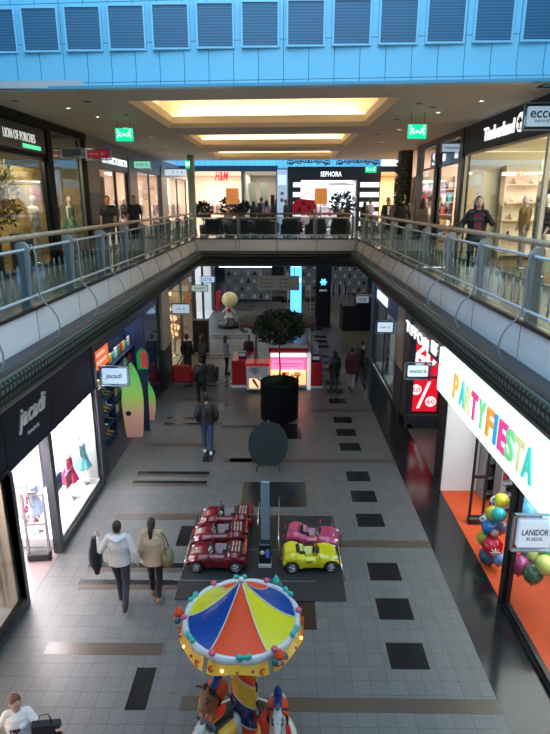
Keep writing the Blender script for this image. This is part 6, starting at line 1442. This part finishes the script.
q = thing('shoulder_bag', 'olive beige shoulder bag on the right arm of the woman in beige', 'bag', (-1.93, 8.36, .74), 0)
m = MB(); m.sph((0, 0, .16), (.11, .17, .16), 16, 10); m.rbox(-.09, .09, -.15, .15, .02, .2, .05); remesh(m, 'body', mat('olive_bag', (.17, .14, .07), .6), q, .014, 2); m = MB(); m.tube([(0, .12, .28), (-.04, .08, .50), (-.10, .04, .62), (-.04, -.06, .50), (0, -.12, .28)], .010, 6); m.build('strap', mat('olive_bag', (.3, .27, .14)), q)
def tee(t, P, elb, wr, s):
    RED_ = mat('tee_print', (.05, .01, .012), .6)
    g = MB(); pts = [(.055*math.sin(a)**3, .048*(13*math.cos(a)-5*math.cos(2*a)-2*math.cos(3*a)-math.cos(4*a))/16) for a in [2*PI*i/24 for i in range(24)]]
    g.prism([(x*s, (1.24+z)*s) for x, z in pts], .148*s, .158*s, 'y'); g.build('printed_heart', RED_, t)
    text('printed_letter', 'I', RED_, Vector((.085*s, .152*s, 1.21*s)), .02*s, .07*s, (-1, 0, 0), (0, 0, 1), t, False, .006)
    text('printed_words', '~6', RED_, Vector((.08*s, .150*s, 1.10*s)), .16*s, .045*s, (-1, 0, 0), (0, 0, 1), t, False, .008)
girl = person('girl in white T-shirt with printed heart at the lower left corner', (-3.00, 5.08, 0), PI+.25, 1.38, mat('white_tee', (.72, .68, .64), .85), BLACK, mat('auburn_hair', (.13, .05, .025), .5, noise=.3, nscale=60), BLACK, .010, arms=[((-.30, .10, 1.20), (-.52, .20, 1.22)), ((.27, -.02, 1.17), (.26, .12, .98))], stride=.12, sleeve=.35, hem=.92, loose=.03, style='pony', female=True, turn=.5, extra=tee, look=True, pitch=.35)
q = thing('shopping_bag', 'black shopping bag with grey round emblem held by the girl', 'bag', (-2.66, 5.02, .58), .25)
m = MB(); m.prism([(-.16, 0), (.17, 0), (.155, .44), (-.145, .48)], -.045, .045, 'y'); m.build('body', mat('bag_black', (.012, .012, .014), .5), q)
m = MB(); m.tube([(.08*math.cos(2*PI*i/20), -.056, .24+.08*math.sin(2*PI*i/20)) for i in range(20)], .006, 6, True); m.tube([(-.03, -.056, .22), (0, -.056, .28), (.04, -.056, .21)], .006, 5); m.build('round_emblem', mat('emblem_grey', (.25, .25, .25)), q)
m = MB(); m.tube([(-.08, 0, .46), (-.05, 0, .58), (.04, 0, .58), (.07, 0, .45)], .007, 5); m.build('handle', BLACK, q)
person('man in black jumper and blue jeans walking away, left of the oval board', (-2.04, 14.4, 0), .1, 1.78, BLACK, mat('blue_jeans', (.03, .06, .13), .85), HAIR, WHITE, .014, arms=[((-.28, -.04, 1.15), (-.24, .04, .95)), ((.28, -.04, 1.15), (.24, .04, .95))], stride=.14, hem=.92, loose=.04)
person('person in dark clothes walking beyond the man in blue jeans', (-2.75, 18.4, 0), .3, 1.68, BLACK, BLACK, HAIR, vox=.018, hem=.85, loose=.045)
person('woman in a black coat and dark trousers walking away, right of the kiosk', (1.86, 19.5, 0), .1, 1.66, BLACK, CHAR, HAIR, vox=.018, hem=.72, loose=.04, style='long', female=True, stride=.12)
person('woman in a dark red coat and pale leggings near the right shop line', (2.52, 19.9, 0), -.3, 1.68, mat('dark_red_coat', (.10, .012, .016), .8), mat('grey_leggings', (.35, .34, .36), .8), HAIR, vox=.018, hem=.70, loose=.05, style='bun', female=True)
person('person in black bent close behind the woman in the dark red coat', (3.0, 20.9, 0), .5, 1.70, BLACK, BLACK, HAIR, vox=.020, loose=.04)
person('woman in a grey cardigan standing at the left end of the kiosk', (-2.25, 21.9, 0), -1.2, 1.62, mat('grey_cardigan', (.28, .28, .30), .8), BLACK, HAIR, vox=.02, hem=.80, style='long', female=True, stride=.05)
person('kiosk attendant in a dark top behind the left red counter', (-1.35, 22.0, 0), PI, 1.62, mat('plum_top', (.08, .03, .04), .8), BLACK, HAIR, vox=.02, style='bun', female=True, stride=.03)
person('kiosk attendant in a pale shirt behind the right red counter', (1.2, 22.0, 0), PI, 1.6, mat('pale_shirt', (.4, .4, .42), .8), BLACK, HAIR, vox=.02, stride=.03)
person('man in a dark jacket and grey shirt standing behind the red armchair', (-3.72, 21.5, 0), -.3, 1.78, BLACK, CHAR, HAIR, vox=.02, stride=.04)
person('woman in patterned black top standing behind the brown armchair', (-3.15, 21.7, 0), 1.0, 1.70, mat('dark_pattern', (.09, .09, .10), .8, noise=.9, nscale=25), BLACK, HAIR, vox=.02, style='long', female=True, stride=.04)
person('dark figure standing inside the navy shop by the pylon', (-4.85, 19.0, .012), -1.3, 1.72, BLACK, BLACK, HAIR, vox=.022, stride=.04)
# ---------------------------------------------------------------- people on the upper floor
U_ = Z2
def phone(t, P, elb, wr, s):
    m = MB(); d = wr[0]+Vector((.02, .01, .07)); m.rbox(-.012, .012, -.035, .035, -.07, .07, .008, Matrix.Translation(d) @ Matrix.Rotation(.3, 4, 'Y')); m.build('phone', mat('pale_phone', (.45, .47, .5), .3), t)
    g = MB(); g.prism([((-.055)*s, .98*s), (.055*s, .98*s), (.075*s, 1.38*s), (.0, 1.42*s), (-.075*s, 1.38*s)], .135*s, .150*s, 'y'); g.build('red_top', mat('dark_red_top', (.16, .008, .015), .8), t)
person('woman in black jacket and dark red top phoning at the right rail', (3.95, 12.0, U_), PI-.25, 1.70, BLACK, BLACK, HAIR, BLACK, .011, arms=[((-.30, .06, 1.20), (-.13, .20, 1.46)), ((.30, -.05, 1.18), (.36, .05, .98))], stride=.14, hem=.84, loose=.045, style='long', female=True, extra=phone, look=True)
person('woman with long brown hair and pale top at the upper right glass shop', (4.45, 18.8, U_), -1.0, 1.70, mat('taupe_top', (.30, .25, .22), .8), BLACK, BROWNHAIR, vox=.018, style='long', female=True, stride=.06)
person('man in black seen from behind before the upper right glass shop', (4.1, 20.3, U_), -.3, 1.82, BLACK, BLACK, HAIR, vox=.018, loose=.045, stride=.05)
def suit(t, P, elb, wr, s):
    m = MB(); m.prism([(-.03*s, 1.1*s), (.03*s, 1.1*s), (.05*s, 1.42*s), (-.05*s, 1.42*s)], .128*s, .140*s, 'y'); m.build('shirt_front', WHITE, t)
person('man in a dark suit and white shirt beside the leafy column', (4.0, 22.6, U_), PI, 1.74, BLACK, BLACK, HAIR, vox=.018, stride=.08, extra=suit, look=True)
person('man in a black T-shirt walking on the left upper floor, nearer the grey pier', (-5.35, 18.0, U_), PI+.3, 1.76, BLACK, CHAR, HAIR, vox=.014, sleeve=.4, stride=.12, look=True)
person('man in a dark polo shirt walking second on the left upper floor', (-4.95, 19.6, U_), PI+.1, 1.78, mat('charcoal_polo', (.02, .022, .028), .8), CHAR, HAIR, vox=.014, sleeve=.4, stride=.12, look=True)
pp = [(-2.3, 30.6, 1.70, 1), (-1.55, 31.0, 1.62, 0), (-1.15, 31.2, 1.80, 1), (-.85, 30.6, 1.66, 0), (-.35, 31.6, 1.72, 0), (.15, 30.4, 1.68, 1), (3.3, 30.2, 1.66, 0), (4.5, 30.6, 1.70, 1), (4.05, 29.4, 1.60, 0), (5.2, 29.0, 1.66, 1)]
wds = ['left of the orange lamp', 'first right of the left orange lamp', 'broad-shouldered, second right of the left orange lamp', 'third right of the left orange lamp', 'just left of the tall black board', 'beside the pale blue advert column', 'right of the round tree', 'at the right of the far landing', 'small, by the far right rail corner', 'farthest right near the leafy column']
for i, (x, y, h_, mn) in enumerate(pp): person('dark clothed shopper standing beyond the cafe, '+wds[i], (x, y, U_), random.choice((0, PI, .5, -2)), h_, [BLACK, CHAR, PAL[3], PAL[7]][i % 4], BLACK, HAIR, vox=.026, style='short' if mn else 'long', female=not mn, stride=.05)
for i, (x, y) in enumerate(((-2.85, 26.95), (-1.05, 26.85), (1.2, 27.0), (2.5, 26.9))): person('customer in dark clothes seated in the cafe, %s' % ['far left', 'left of centre', 'right of centre, by the orange lamp', 'far right'][i], (x+.26, 27.82, U_), PI, 1.68, [PAL[7], BLACK, PAL[2], BLACK][i], BLACK, HAIR, vox=.026, sit=True, style=['long', 'short'][i % 2])
